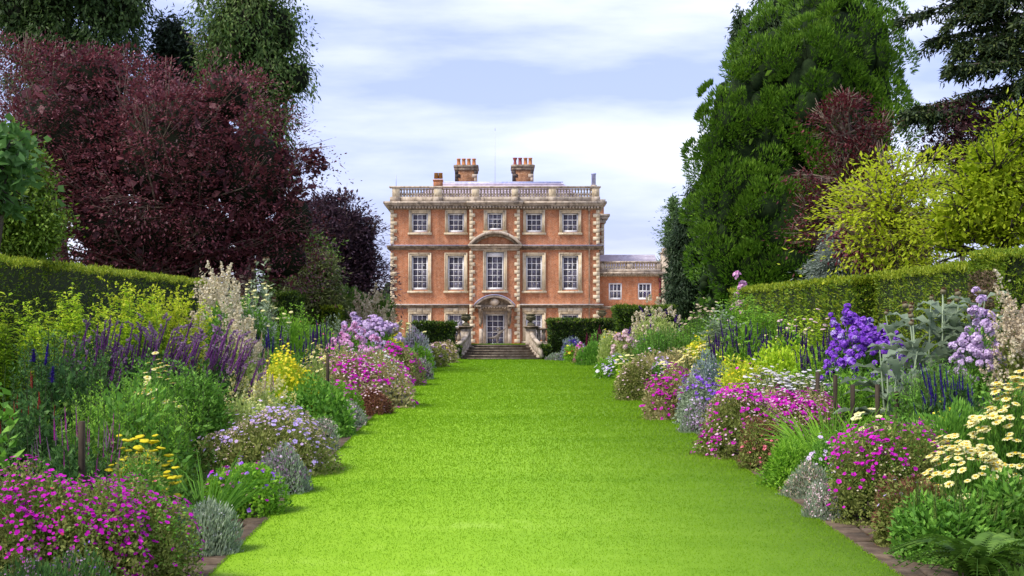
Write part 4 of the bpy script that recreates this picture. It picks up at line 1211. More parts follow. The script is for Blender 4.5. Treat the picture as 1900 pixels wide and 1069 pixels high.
tree('grey_green_cypress', 'grey green drooping cypress in front of the end of the brick wing', 1275, 66,
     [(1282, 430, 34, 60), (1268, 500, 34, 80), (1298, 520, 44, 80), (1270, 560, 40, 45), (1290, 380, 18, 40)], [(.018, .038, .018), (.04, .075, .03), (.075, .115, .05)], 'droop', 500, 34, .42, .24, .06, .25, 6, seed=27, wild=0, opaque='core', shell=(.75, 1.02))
tree('slender_conifer', 'slender bright conifer with open pointed top behind the brick wing', 1250, 120,
     [(1250, 385, 9, 30), (1250, 425, 20, 30), (1255, 455, 27, 32), (1278, 425, 24, 40), (1265, 500, 36, 50)], [(.08, .15, .05), (.14, .24, .075), (.21, .33, .12)], 'layer', 420, 26, .5, .30, .11, .2, 12, seed=29, gap=.2, wild=.02)
tree('red_leaved_tree', 'sparse red leaved tree with pale bare branches in front of the thuja', 1590, 40,
     [(1565, 225, 50, 52), (1575, 190, 30, 24), (1515, 310, 40, 36), (1580, 320, 50, 80), (1530, 380, 58, 45), (1620, 265, 35, 60), (1520, 440, 45, 35), (1570, 420, 50, 50)], [(.05, .010, .014), (.12, .022, .028), (.20, .045, .05)],
     'layer', 400, 22, .34, .12, .06, .16, 230, M_TWIG, seed=31, gap=.25, twig_r=.024, stems=2, opaque=False)
tree('red_leaved_tree', 'second thin red leaved tree high under the dark fir at the right', 1790, 46,
     [(1770, 230, 50, 50), (1740, 285, 50, 35), (1820, 240, 35, 60), (1800, 300, 60, 40)], [(.02, .006, .009), (.05, .013, .018), (.09, .028, .034)], 'broad', 300, 16, .4, .13, .065, .14, 70, M_TWIG, seed=33, gap=.25, twig_r=.018, opaque=False)
tree('copper_shrub', 'dark red shrub under the yellow green shrub behind the right hedge', 1650, 35,
     [(1640, 465, 65, 38), (1600, 440, 40, 60), (1690, 440, 40, 60)], COPPER, 'broad', 340, 22, .3, .12, .06, .1, 30, M_TWIG, 'shrub', seed=35)
tree('blue_spruce', 'silvery blue spruce peeping over the right hedge beside the red leaved tree', 1560, 37,
     [(1560, 450, 22, 40), (1555, 485, 38, 34), (1595, 475, 22, 45), (1540, 505, 40, 22)], [(.12, .16, .13), (.24, .29, .24), (.38, .43, .36)], 'layer', 420, 22, .26, .12, .03, .1, 20, cat='tree', seed=37)
YEL = [(.32, .42, .012), (.50, .60, .022), (.60, .67, .04), (.66, .70, .10)]
tree('golden_shrub', 'tall yellow green shrub with layered leaves behind the middle right hedge', 1665, 32,
     [(1650, 375, 80, 70), (1610, 430, 48, 48), (1715, 375, 45, 75), (1665, 315, 55, 30), (1600, 360, 30, 50), (1690, 440, 50, 40), (1660, 290, 12, 25)], YEL, 'layer', 240, 96, .52, .125, .065, .12, 70, M_TWIG, 'shrub', seed=39, transl=.5, opaque=False, gap=.2, space=.42, sub=(12, .5), wild=.22, shell=(.66, 1.14), front=.25)
tree('golden_tree', 'rounded golden green leafy tree at the right edge behind the hedge', 1850, 29,
     [(1840, 330, 80, 80), (1885, 265, 45, 65), (1790, 405, 85, 58), (1860, 410, 80, 60), (1760, 440, 50, 35), (1890, 330, 50, 110)], [(.18, .28, .008), (.33, .44, .014), (.47, .56, .028), (.58, .63, .06)], 'layer', 420, 64, .46, .115, .05, .16, 60, M_TWIG_D, 'tree', seed=41, transl=.48, gap=.12, space=.36, sub=(12, .5), wild=.18, shell=(.66, 1.12), front=.25)

# open dark fir whose boughs reach in from the right edge
def fir():
    Y = 47.0; r = np.random.default_rng(77)
    px_t = 1945
    ox = X_at(px_t, Y); gz = G(Y)-.05; k = Y/F_PX
    e = empty('dark_fir', (ox, Y, gz), 'open dark fir with drooping boughs against the sky at the upper right', 'tree')
    zt = Z_at(-120, Y)-gz
    obj('trunk', [tube([(0, 0, 0), (.1, 0, zt*.5), (0, 0, zt)], [.45, .32, .12], 9)], M_BARK, e, smooth=True)
    ch, br = [], []
    bl = [(-60, -40, 1720, -60), (-20, 0, 1685, 22), (20, 60, 1745, 60), (60, 100, 1760, 100), (110, 140, 1725, 145), (150, 170, 1800, 165), (180, 235, 1650, 225), (215, 240, 1750, 195), (250, 280, 1690, 300), (290, 330, 1735, 335), (330, 360, 1790, 360),
          (40, 20, 1830, 20), (130, 120, 1840, 80), (230, 210, 1860, 215), (300, 320, 1850, 290), (-70, -60, 1790, -30), (-20, 10, 1760, 45), (50, 80, 1770, 85), (100, 110, 1790, 125), (165, 190, 1700, 200), (235, 260, 1730, 275), (310, 330, 1700, 330), (260, 300, 1830, 330), (140, 150, 1860, 175), (20, 40, 1860, 70), (-40, -20, 1820, 20), (90, 80, 1880, 50), (200, 190, 1890, 150), (350, 380, 1860, 380), (270, 300, 1790, 255), (10, -5, 1790, -10), (80, 60, 1800, 130)]
    for pz, pm, pex, pey in bl:
        dy = r.uniform(-2.2, 1.4)
        a = np.array([0, 0, Z_at(pz, Y)-gz]); b = np.array([X_at(pex, Y)-ox, dy, Z_at(pey, Y)-gz]); m = (a+b)/2; m[2] = Z_at(pm, Y)-gz+.25
        f = np.linspace(0, 1, 9)[:, None]
        path = (1-f)**2*a + 2*f*(1-f)*m + f**2*b
        br.append(tube(path, .07*(1-.85*f[:, 0])+.008, 5))
        ln = np.linalg.norm(b-a)
        n_sub = int(ln*15)
        for q in range(n_sub):
            t = .12+.88*r.random()**.8
            p = (1-t)**2*a + 2*t*(1-t)*m + t**2*b
            side = norm(np.array([[-.45, (1 if r.random() < .5 else -1)*r.uniform(.3, 1), r.uniform(-.35, .1)]]))[0]
            sl = r.uniform(.3, 1.0)*(1.2-t*.6)
            f2 = r.random((26, 1))
            P = p + side*sl*f2 - np.array([0, 0, .5])*sl*f2**2 + r.normal(size=(26, 3))*.05
            D = norm(side*.8 + r.normal(size=(26, 3))*.5 - np.array([0, 0, .45]))
            ch.append(leaves(P, D, (.22*(.6+.8*r.random(26))), .07, norm(np.array([0, 0, 1])+r.normal(size=(26, 3))*.5), r))
    obj('boughs', br, M_BARK, e)
    obj('needles', ch, leaf_mat('fir_needles', [(.008, .018, .006), (.02, .042, .012), (.045, .075, .02), (.10, .13, .03)], .15, .55), e)
fir()

def woodland():
    r = np.random.default_rng(91)
    n = 7000
    X = r.uniform(-120, 120, n); Yw = 165 + 25*r.random(n)
    top = 7.5+1.6*np.sin(X*.21)+1.3*np.sin(X*.53+1)+.8*np.sin(X*1.3)
    P = np.stack([X, Yw, 2.3+top*r.random(n)**.7], 1)
    obj('distant_woodland', [leaves(P, runit(n, r), 2.2, 1.7, None, r)], leaf_mat('far_leaves', [(.015, .03, .01), (.03, .06, .018), (.06, .09, .03)]), kind='stuff')
woodland()

# ------------------------------------------------------------------ border plants
LEAF = {
 'bright': [(0.095, 0.244, 0.017), (0.212, 0.445, 0.029), (0.403, 0.660, 0.063)],
 'mid':    [(0.063, 0.181, 0.024), (0.154, 0.359, 0.040), (0.307, 0.565, 0.076)],
 'dark':   [(0.024, 0.076, 0.021), (0.067, 0.166, 0.035), (0.142, 0.283, 0.056)],
 'grey':   [(0.177, 0.248, 0.142), (0.354, 0.442, 0.283), (0.583, 0.660, 0.478)],
 'silver': [(0.389, 0.478, 0.389), (0.637, 0.660, 0.601), (0.660, 0.660, 0.660)],
 'olive': [(0.098, 0.140, 0.022), (0.244, 0.287, 0.061), (0.427, 0.439, 0.134)],
 'tan': [(0.256, 0.232, 0.073), (0.464, 0.415, 0.171), (0.659, 0.586, 0.305)],
 'gold':   [(0.212, 0.371, 0.015), (0.442, 0.660, 0.027), (0.660, 0.660, 0.052)],
 'lime':   [(0.318, 0.566, 0.017), (0.601, 0.660, 0.035), (0.660, 0.660, 0.106)],
 'pale':   [(0.283, 0.389, 0.088), (0.531, 0.637, 0.177), (0.660, 0.660, 0.389)],
 'russet': [(0.088, 0.032, 0.021), (0.231, 0.088, 0.052), (0.354, 0.195, 0.088)],
 'blue':   [(0.124, 0.177, 0.160), (0.231, 0.300, 0.283), (0.389, 0.478, 0.442)],
}
PETAL = {
 'magenta': [(.40, .004, .30), (.54, .008, .43), (.66, .03, .54)],
 'coral': [(.62, .08, .13), (.72, .15, .20), (.75, .28, .30)],
 'lavender': [(.36, .24, .62), (.48, .36, .74), (.60, .50, .80)],
 'lilac': [(.50, .34, .58), (.64, .49, .72), (.76, .64, .80)],
 'pink': [(.62, .24, .50), (.72, .38, .62), (.80, .56, .72)],
 'blush': [(.58, .36, .40), (.70, .50, .52), (.78, .64, .62)],
 'mauve': [(.22, .12, .22), (.34, .20, .32), (.46, .32, .44)],
 'violet': [(.17, .035, .46), (.30, .09, .66), (.46, .22, .78)],
 'purple': [(.04, .010, .12), (.08, .02, .20), (.14, .04, .28)],
 'spire': [(.15, .035, .19), (.26, .08, .30), (.40, .18, .40)],
 'indigo': [(.03, .015, .16), (.06, .03, .28), (.11, .06, .38)],
 'cream': [(.56, .48, .30), (.68, .60, .41), (.78, .72, .55)],
 'beige': [(.42, .33, .20), (.55, .45, .30), (.66, .57, .41)],
 'yellow': [(.58, .46, .012), (.70, .60, .02), (.78, .70, .08)],
 'limeplume': [(.36, .48, .02), (.50, .58, .03), (.60, .64, .06)],
 'lemon': [(.72, .66, .16), (.80, .76, .32), (.82, .80, .50)],
 'white': [(.66, .62, .64), (.76, .74, .74), (.80, .80, .78)],
 'red': [(.22, .012, .02), (.34, .02, .03), (.42, .05, .05)],
 'wine': [(.10, .01, .04), (.18, .02, .07), (.26, .05, .10)],
 'greenspike': [(.10, .18, .02), (.20, .30, .05), (.30, .40, .10)],
 'bud': [(.10, .05, .03), (.20, .11, .06), (.28, .18, .10)],
}
def LM(k): return leaf_mat('leaves_'+k, LEAF[k], .38, .6, .9)
def PM(k): return leaf_mat('petals_'+k, PETAL[k], .30, .7, 0, .1)
M_STEM = leaf_mat('stems_green', [(.05, .09, .02), (.10, .15, .04)], .1)
M_STEM_D = leaf_mat('stems_dark', [(.025, .03, .015), (.06, .05, .03)], .1)
M_EYE = plain('flower_eye', (.55, .36, .01), .8)

# --- shared single blooms
def daisy_mesh(col, n=13):
    ch = []
    for i in range(n):
        a = i*2*math.pi/n; c, s = math.cos(a), math.sin(a)
        w = .13; z = .02*math.sin(i*2.3)
        V = [(c*.14, s*.14, .03), (c*.34-s*w, s*.34+c*w, .05+z), (c*.5, s*.5, .0+z), (c*.34+s*w, s*.34-c*w, .05+z)]
        ch.append((V, np.array([(0, 1, 2, 3)]), 0))
    c = lathe([(.17, .03), (.16, .08), (.09, .115), (.01, .12)], 8); ch.append((c[0], c[1], 1))
    return mesh_np('daisy', ch, [PM(col), M_EYE])
def crane_mesh(col):
    ch = []
    for i in range(5):
        a = i*2*math.pi/5; c, s = math.cos(a), math.sin(a)
        V = [(c*.04, s*.04, 0), (c*.30-s*.26, s*.30+c*.26, .10), (c*.50, s*.50, .11), (c*.30+s*.26, s*.30-c*.26, .10)]
        ch.append((V, np.array([(0, 1, 2, 3)]), 0))
    V = [(.09*math.cos(t), .09*math.sin(t), .03) for t in np.linspace(0, 2*math.pi, 6)[:-1]]
    ch.append((V, np.array([tuple(range(5))]), 1))
    return mesh_np('flower', ch, [PM(col), plain('flower_centre', (.06, .005, .06), .8)])
def spike_mesh(col, fat=1.0, seed=0):
    """tapered flower spike of unit height made of many little florets"""
    r = np.random.default_rng(seed)
    n = 150
    t = r.random(n)**.9; a = r.random(n)*2*np.pi
    rad = .5*fat*(1-t)**.55*(.75+.4*r.random(n))
    P = np.stack([np.cos(a)*rad*.4, np.sin(a)*rad*.4, t*.96], 1)
    D = norm(np.stack([np.cos(a), np.sin(a), np.full(n, .6)], 1))
    return P, D, rad
def spike_object_mesh(col, seed):
    P, D, rad = spike_mesh(col, 1, seed)
    r_ = np.random.default_rng(seed+9).random(len(P))
    ch = [lathe([(.10, 0), (.20, .12), (.18, .5), (.10, .85), (.02, 1.0)], 5)]
    V = np.stack([P - np.stack([-D[:,1], D[:,0], 0*D[:,0]], 1)*.16, P + np.stack([D[:,0]*.62, D[:,1]*.62, np.full(len(P), .03)], 1)*(1-P[:,2:3]*.6)*(.6+.8*r_[:, None]), P + np.stack([-D[:,1], D[:,0], 0*D[:,0]], 1)*.16], 1)
    ch.append((V.reshape(-1, 3), np.arange(len(P)*3).reshape(-1, 3)))
    return mesh_np('flower_spike', ch, [PM(col)])
def head_mesh(col, dome=.15):
    r = np.random.default_rng(3)
    c = lathe([(.1, -.10), (.46, .0), (.50, .05), (.36, dome*.8), (.02, dome)], 11)
    V = np.array(c[0]); V += r.normal(size=V.shape)*.028
    return mesh_np('flower_head', [(V, c[1])], [PM(col)])
def thistle_mesh(col):
    ch = [lathe([(.08, 0), (.34, .12), (.42, .34), (.30, .58), (.2, .62)], 9, 0)]
    P = np.zeros((40, 3)); P[:, 2] = .5
    r = np.random.default_rng(4)
    D = norm(np.stack([r.normal(size=40)*.6, r.normal(size=40)*.6, np.full(40, 1.)], 1))
    c = leaves(P, D, .55, .12, None, r); ch.append((c[0], c[1], 1))
    return mesh_np('thistle_head', ch, [leaf_mat('thistle_scale', [(.12, .12, .06), (.22, .18, .10)], .1), PM(col)])
BLOOM = {}
def bloom(kind, col, v=0):
    k = (kind, col, v)
    if k not in BLOOM:
        BLOOM[k] = {'daisy': lambda: daisy_mesh(col), 'crane': lambda: crane_mesh(col), 'spike': lambda: spike_object_mesh(col, v), 'head': lambda: head_mesh(col), 'ball': lambda: thistle_mesh(col)}[kind]()
    return BLOOM[k]
NAME = {'daisy': 'flower', 'crane': 'flower', 'spike': 'flower_spike', 'head': 'flower_head', 'ball': 'thistle_head'}
def put_blooms(e, kind, col, P, N, size, r, long=None):
    for i in range(len(P)):
        q = Vector(N[i]).to_track_quat('Z', 'Y') @ Quaternion((0, 0, 1), r.random()*6.28)
        s = size*(.75+.5*r.random())
        l = s if long is None else long*(.65+.6*r.random())
        o = bpy.data.objects.new(NAME[kind], bloom(kind, col, int(r.integers(3)) if kind == 'spike' else 0))
        o.location = P[i]; o.rotation_mode = 'QUATERNION'; o.rotation_quaternion = q; o.scale = (s, s, l)
        link(o, e)

def mound_pts(n, rx, ry, h, r, lo=.78, hi=1.04, topbias=0.0, ph=None):
    d = runit(n*2, r); d[:, 2] = np.abs(d[:, 2])*(1.0) - .12
    if topbias:
        keep = r.random(len(d)) < np.clip(.12 + d[:, 2]*1.1, 0, 1)**topbias
        d = d[keep]
        while len(d) < n:
            e_ = runit(n*2, r); e_[:, 2] = np.abs(e_[:, 2]); d = np.concatenate([d, e_[r.random(len(e_)) < np.clip(.12+e_[:, 2], 0, 1)**topbias]])
    d = d[:n]
    ph = ph if ph is not None else r.random(4)*6.28
    b = 1 + .10*np.sin(d[:, 0]*4.2+ph[0]+d[:, 2]*2) + .08*np.sin(d[:, 1]*5.3+ph[1]-d[:, 2]*4) + .06*np.sin(d[:, 0]*9+d[:, 1]*8+ph[2])
    f = (lo + (hi-lo)*r.random(n)**.6)*b
    dz = np.sign(d[:, 2])*np.abs(d[:, 2])**.8
    P = np.stack([d[:, 0]*rx*f, d[:, 1]*ry*f, np.maximum(dz*h*f, .02)], 1)
    N = norm(np.stack([d[:, 0]/rx, d[:, 1]/ry, np.maximum(d[:, 2], 0.02)/h], 1))
    return P, N

def mound_leaves(rx, ry, h, r, pxm, L, Wd, cov=1.5, cap=5400, up=.4, ph=None, mode='leaf'):
    A = 2*math.pi*((rx*ry)**.8+(rx*h)**.8*2)/3*1.15
    L = max(L, 2.6*pxm); Wd = max(Wd, 1.15*pxm)
    n = int(cov*A/(.5*L*Wd))
    if n > cap:
        k = math.sqrt(n/cap); L *= k**.8; Wd *= k**.8; n = cap
    n = max(n, 300)
    P, N = mound_pts(n, rx, ry, h, r, .62, 1.03, ph=ph)
    D = norm(N*.55 + np.array([0, 0, up]) + .75*runit(n, r))
    if mode == 'fine':
        D = norm(N*.5 + np.array([0, 0, 1.0]) + .35*runit(n, r))
    c = leaves(P, D, L*(.6+.8*r.random(n)), Wd*(.7+.6*r.random(n)), norm(N+np.array([0, 0, .4])+.8*runit(n, r)), r)
    m = 220                                  # coarse leaves filling the dim middle
    P2, N2 = mound_pts(m, rx*.7, ry*.7, h*.72, r, .5, 1.0, ph=ph)
    c2 = leaves(P2, norm(N2+runit(m, r)), max(L*1.4, max(rx, h)*.15), max(Wd*1.4, max(rx, h)*.10), None, r)
    return [c, c2]

COUNT = [0]
def plant(kind, label, px, py, Y, wpx, cat='flowers', **o):
    COUNT[0] += 1
    r = np.random.default_rng(COUNT[0]*17+1)
    k = Y/F_PX; pxm = k*1.856
    x = X_at(px, Y); rx = wpx*k/2*(1.14 if kind in ('mound', 'haze') else 1.0); ry = o.get('ry', rx*.9)
    h = max(.25, CAM_Z - (py-555)*k)
    gz = G(Y)-.02
    nm = o.get('name', {'mound': 'flowering_mound', 'haze': 'airy_perennial', 'spires': 'spire_plant', 'plume': 'plume_plant', 'phlox': 'phlox_plant', 'tall': 'leafy_perennial', 'straps': 'strap_leaved_plant', 'flat': 'yarrow_plant', 'daisy': 'daisy_plant', 'cardoon': 'cardoon_plant', 'fern': 'fern'}[kind])
    e = empty(nm, (x, Y, gz), label, cat, o.get('group'))
    lk = o.get('leaf', 'mid'); fl = o.get('fl', []); ph = r.random(4)*6.28
    def spots(n, tb=1.6, lo=.96, hi=1.08):
        return mound_pts(n, rx, ry, h, r, lo, hi, tb, ph)
    def add_flowers(lst):
        for f in lst:
            col, n, sp = f[0], f[1], f[2]
            tb = f[3] if len(f) > 3 else 1.4
            ik = f[4] if len(f) > 4 else None
            P, N = spots(n, tb)
            if n > 60:                        # blooms come in drifts
                cl = np.sin(P[:, 0]*5/max(rx, .3)+ph[0])+np.sin(P[:, 2]*6/h+ph[1])+np.sin(P[:, 1]*5/max(rx, .3)+ph[2])
                keep = r.random(n) < np.clip(.62+.3*cl, .2, 1); P, N = P[keep], N[keep]
            Nf = norm(N*.8 + np.array([0, -.15, .8]) + .55*runit(len(P), r))
            s = max(sp*k, 1.1*pxm)
            if ik and len(P) <= 300:
                put_blooms(e, ik, col, P, Nf, s, r)
            else:
                obj('blooms', [faces_at(P, Nf, s*(.7+.6*r.random(len(P))), r, 5)], PM(col), e, kind='stuff')
    if kind == 'mound':
        obj('foliage', mound_leaves(rx, ry, h*.97, r, pxm, o.get('L', .045), o.get('W', .022), o.get('cov', 1.5), o.get('cap', 5400), ph=ph, up=o.get('up', .4), mode=o.get('mode', 'leaf')), LM(lk), e)
        if o.get('leaf2'):
            n = 1500; P, N = mound_pts(n, rx, ry, h, r, .92, 1.06, 1.0, ph)
            obj('young_leaves', [leaves(P, norm(N+.8*runit(n, r)), max(.04, 2*pxm), max(.016, pxm), None, r)], LM(o['leaf2']), e)
        add_flowers(fl)
    elif kind == 'haze':
        n = o.get('n', 420)
        P, N = mound_pts(n, rx, ry, h, r, .7, 1.06, .8, ph)
        B = P*np.array([.35, .35, 0])
        obj('stems', [ribbons(B, P, max(.005, .5*pxm), r)], M_STEM, e)
        obj('foliage', mound_leaves(rx*.95, ry*.95, h*.86, r, pxm, .05, .013, o.get('cov', .9), mode='fine', ph=ph), LM(lk), e)
        for f in fl:
            col, m, sp = f[0], f[1], f[2]
            q = r.integers(n, size=m)
            t = r.random(m)**.5*.4
            Q = P[q]*(1-t[:, None]*.6)+B[q]*t[:, None]*.6 + r.normal(size=(m, 3))*.018
            obj('blooms', [faces_at(Q, norm(N[q]+runit(m, r)), max(sp*k, pxm)*(.6+.7*r.random(m)), r, 4)], PM(col), e, kind='stuff')
    elif kind in ('spires', 'tall'):
        n = o.get('n', 40)
        a = r.random(n)*6.28; q = np.sqrt(r.random(n))
        B = np.stack([np.cos(a)*q*rx*.85, np.sin(a)*q*ry*.85, 0*q], 1)
        hh = h*(1-.25*q**2-.18*r.random(n))
        ln = np.array(o.get('lean', (0, 0)))
        T = B*1.12 + np.stack([ln[0]*hh+r.normal(size=n)*.05*h, ln[1]*hh+r.normal(size=n)*.05*h, hh], 1)
        sl = o.get('spike', 0)*k
        obj('stems', [ribbons(B, T, max(.009, .6*pxm), r)], M_STEM_D if lk in ('dark', 'russet') else M_STEM, e)
        npl = o.get('per', 34)
        t = (.06+.94*r.random((n, npl))**.8).ravel(); ii = np.repeat(np.arange(n), npl)
        tt = t*(1-(sl*.9)/hh[ii])
        P = B[ii]+(T-B)[ii]*tt[:, None]
        aa = r.random(len(P))*6.28
        D = norm(np.stack([np.cos(aa), np.sin(aa), .55+.4*r.random(len(P))], 1))
        Lf = max(o.get('L', .12), 3*pxm)*(1-.45*tt)*(.7+.6*r.random(len(P)))
        Wf = max(o.get('W', .03), pxm)
        if o.get('arch'):
            c = bent(P, D, Lf, Wf, o['arch'], r)
        else:
            c = leaves(P, D, Lf, Wf, norm(np.array([0, 0, 1])+.5*runit(len(P), r)), r)
        obj('foliage', [c], LM(lk), e)
        if o.get('skirt', 1):
            obj('lower_foliage', mound_leaves(rx, ry, h*o.get('skirt_h', .6), r, pxm, .07, .03, 1.1, 2600, ph=ph), LM(o.get('skirt_leaf', lk)), e)
        for f in fl:
            col = f[0]; frac = f[1]; wsp = f[2]
            idx = np.where(r.random(n) < frac)[0]
            D = norm((T-B)[idx] + np.array([ln[0], ln[1], 0])*.9*hh[idx][:, None] + r.normal(size=(len(idx), 3))*.05*h)
            put_blooms(e, 'spike', col, T[idx]-D*sl*.85, D, max(wsp*k, 1.5*pxm), r, long=sl)
        if o.get('plumes'):
            col, m, sp = o['plumes']
            cc = []
            for i in range(n):
                f_ = r.random(m); d = norm((T-B)[i:i+1])[0]; side = norm(np.array([[math.cos(a[i]), math.sin(a[i]), 0]]))[0]
                Lp = o.get('plen', .3)
                Q = T[i]+d*Lp*f_[:, None]*.6+side*Lp*(f_[:, None]**2)*.7 + r.normal(size=(m, 3))*.03*(1.2-f_[:, None])*Lp*3
                cc.append(faces_at(Q, runit(m, r), max(sp*k, pxm)*(.6+.8*r.random(m)), r, 4))
            obj('blooms', cc, PM(col), e, kind='stuff')
        if o.get('tops'):
            col, frac, sz, bk = o['tops']
            idx = np.where(r.random(n) < frac)[0]
            put_blooms(e, bk, col, T[idx], norm(np.array([0, -.2, 1])+.35*runit(len(idx), r)), sz*k, r)
    elif kind == 'plume':
        obj('foliage', mound_leaves(rx, ry, h*.88, r, pxm, .09, .04, 1.3, 3800, ph=ph), LM(lk), e)
        for f in fl:
            col, m, sp = f[0], f[1], f[2]
            P, N = spots(m, 1.2, .92, 1.1)
            per = o.get('per', 46); ii = np.repeat(np.arange(m), per)
            f_ = r.random(len(ii)); ax = norm(N*.5+np.array([0, 0, 1])+.4*runit(m, r)); Lp = o.get('plen', .22)*h/2
            Q = P[ii]+ax[ii]*(f_*Lp)[:, None]+runit(len(ii), r)*((1.1-f_)*Lp*.42*r.random(len(ii)))[:, None]
            obj('blooms', [faces_at(Q, norm(N[ii]+runit(len(ii), r)), max(sp*k, 1.0*pxm)*(.6+.8*r.random(len(ii))), r, 4)], PM(col), e, kind='stuff')
    elif kind == 'phlox':
        obj('foliage', mound_leaves(rx, ry, h*.92, r, pxm, .09, .022, 1.3, 3200, ph=ph), LM(lk), e)
        for f in fl:
            col, m, sp = f[0], f[1], f[2]
            P, N = spots(m, f[3] if len(f) > 3 else 1.1, .95, 1.1)
            per = 26; ii = np.repeat(np.arange(m), per)
            hd = runit(len(ii), r); hd = norm(hd+N[ii]*.6+np.array([0, 0, .3]))
            R = o.get('hr', 11)*k*(.6+.5*r.random(m))
            Q = P[ii]+hd*R[ii][:, None]
            obj('blooms', [faces_at(Q, norm(hd+.5*runit(len(ii), r)), max(sp*k, 1.2*pxm)*(.75+.5*r.random(len(ii))), r, 5)], PM(col), e, kind='stuff')
    elif kind == 'straps':
        n = o.get('n', 160)
        a = r.random(n)*6.28; q = np.sqrt(r.random(n))
        B = np.stack([np.cos(a)*q*rx*.6, np.sin(a)*q*ry*.6, 0*q], 1)
        D = norm(np.stack([np.cos(a)*(.15+.5*q), np.sin(a)*(.15+.5*q), .9+0*q], 1)+.12*runit(n, r))
        obj('foliage', [bent(B, D, h*1.15*(.65+.5*r.random(n)), max(o.get('W', .025), 1.2*pxm), o.get('arch', .45)*(.4+1.2*r.random(n)), r, norm(np.stack([-np.sin(a), np.cos(a), .6+0*q], 1)))], LM(lk), e)
        for f in fl:
            m = f[1]; P, N = mound_pts(m, rx*.8, ry*.8, h, r, .85, 1.1, 2.2)
            obj('stems', [ribbons(P*np.array([.5, .5, 0]), P, max(.007, .6*pxm), r)], M_STEM, e)
            put_blooms(e, f[3], f[0], P, norm(N+np.array([0, 0, 1.2])+.5*runit(m, r)), f[2]*k, r, long=f[4]*k if len(f) > 4 else None)
    elif kind in ('flat', 'daisy'):
        lh = o.get('lh', .82)
        obj('foliage', mound_leaves(rx*.95, ry*.95, h*lh, r, pxm, .05, .014, 1.3, 4600, mode='fine' if kind == 'daisy' else 'leaf', ph=ph), LM(lk), e)
        for f in fl:
            col, m, sp = f[0], f[1], f[2]
            P, N = spots(m, 1.6 if kind == 'flat' else 1.0, .93, 1.12)
            obj('stems', [ribbons(P*np.array([.6, .6, .25]), P, max(.006, .55*pxm), r)], M_STEM, e)
            if kind == 'flat':
                Nf = norm(np.array([0, -.1, 1.0])+.22*runit(m, r))
            else:
                Nf = norm(N*.35+np.array([-.18, -.15, 1.1])+.35*runit(m, r))
            if m <= 300 and sp >= 5: put_blooms(e, 'head' if kind == 'flat' else 'daisy', col, P, Nf, sp*k, r)
            else: obj('blooms', [faces_at(P, Nf, max(sp*k, 1.2*pxm)*(.7+.6*r.random(m)), r, 6)], PM(col), e, kind='stuff')
    elif kind == 'cardoon':
        lm = cardoon_leaf()
        n = o.get('n', 46)
        stems = []
        tips = []
        ns = o.get('stems', 9)
        for i in range(ns):
            a = r.random()*6.28; q = math.sqrt(r.random())
            b = np.array([math.cos(a)*q*rx*.35, math.sin(a)*q*ry*.35, 0]); t = np.array([math.cos(a)*q*rx*.95, math.sin(a)*q*ry*.8, h*(1-.3*q*r.random())])
            m = (b+t)/2+r.normal(size=3)*.05
            stems.append(tube([b, m, t], [.022, .015, .009], 5)); tips.append((b, t))
        obj('stems', stems, LM('grey'), e)
        for i in range(n):
            b, t = tips[i % ns]; f_ = .12+.78*r.random()
            p = b+(t-b)*f_; a = r.random()*6.28
            d = Vector((math.cos(a), math.sin(a), .55+.7*r.random()))
            o_ = bpy.data.objects.new('leaf', lm); s = o.get('L', .75)*(1.05-.6*f_)*(.7+.5*r.random())
            o_.location = p; o_.rotation_mode = 'QUATERNION'; o_.rotation_quaternion = d.to_track_quat('Y', 'Z') @ Quaternion((0, 1, 0), r.normal()*.35); o_.scale = (s, s, s)
            link(o_, e)
        if o.get('heads', True):
            T = np.array([t for b, t in tips]); ex = T + r.normal(size=T.shape)*np.array([.12, .12, .07])
            T = np.concatenate([T, ex[:o.get('extra', 5)]])
            put_blooms(e, 'ball', o.get('hcol', 'bud'), T, norm(np.array([0, 0, 1])+.3*runit(len(T), r)), o.get('hs', 18)*k, r)
    elif kind == 'fern':
        fm = frond_mesh()
        for i in range(o.get('n', 16)):
            a = i*2.4; d = Vector((math.cos(a), math.sin(a), .25+.6*r.random()))
            o_ = bpy.data.objects.new('frond', fm); s = max(rx, h)*1.15*(.75+.5*r.random())
            o_.location = (0, 0, .05); o_.rotation_mode = 'QUATERNION'; o_.rotation_quaternion = d.to_track_quat('Y', 'Z'); o_.scale = (s, s, s); link(o_, e)
    return e
def cardoon_leaf():
    if 'cl' in BLOOM: return BLOOM['cl']
    V, Fq = [], []
    n = 9
    for i in range(n):
        f = i/(n-1); y_ = f; z_ = .16*math.sin(f*2.2)-.55*f**2.6
        w = .20*math.sin(math.pi*min(1, f*.92+.06))**.7*(1.0 if i % 2 else .62)
        V += [(-w, y_+(.05 if i % 2 else 0), z_+.06*(i % 2)), (0, y_, z_), (w, y_+(.05 if i % 2 else 0), z_+.06*(i % 2))]
    for i in range(n-1):
        a = 3*i; Fq += [(a, a+1, a+4, a+3), (a+1, a+2, a+5, a+4)]
    BLOOM['cl'] = mesh_np('leaf', [(V, np.array(Fq))], [LM('cardoon')])
    return BLOOM['cl']
LEAF['cardoon'] = [(.15, .21, .12), (.24, .31, .20), (.38, .44, .33)]
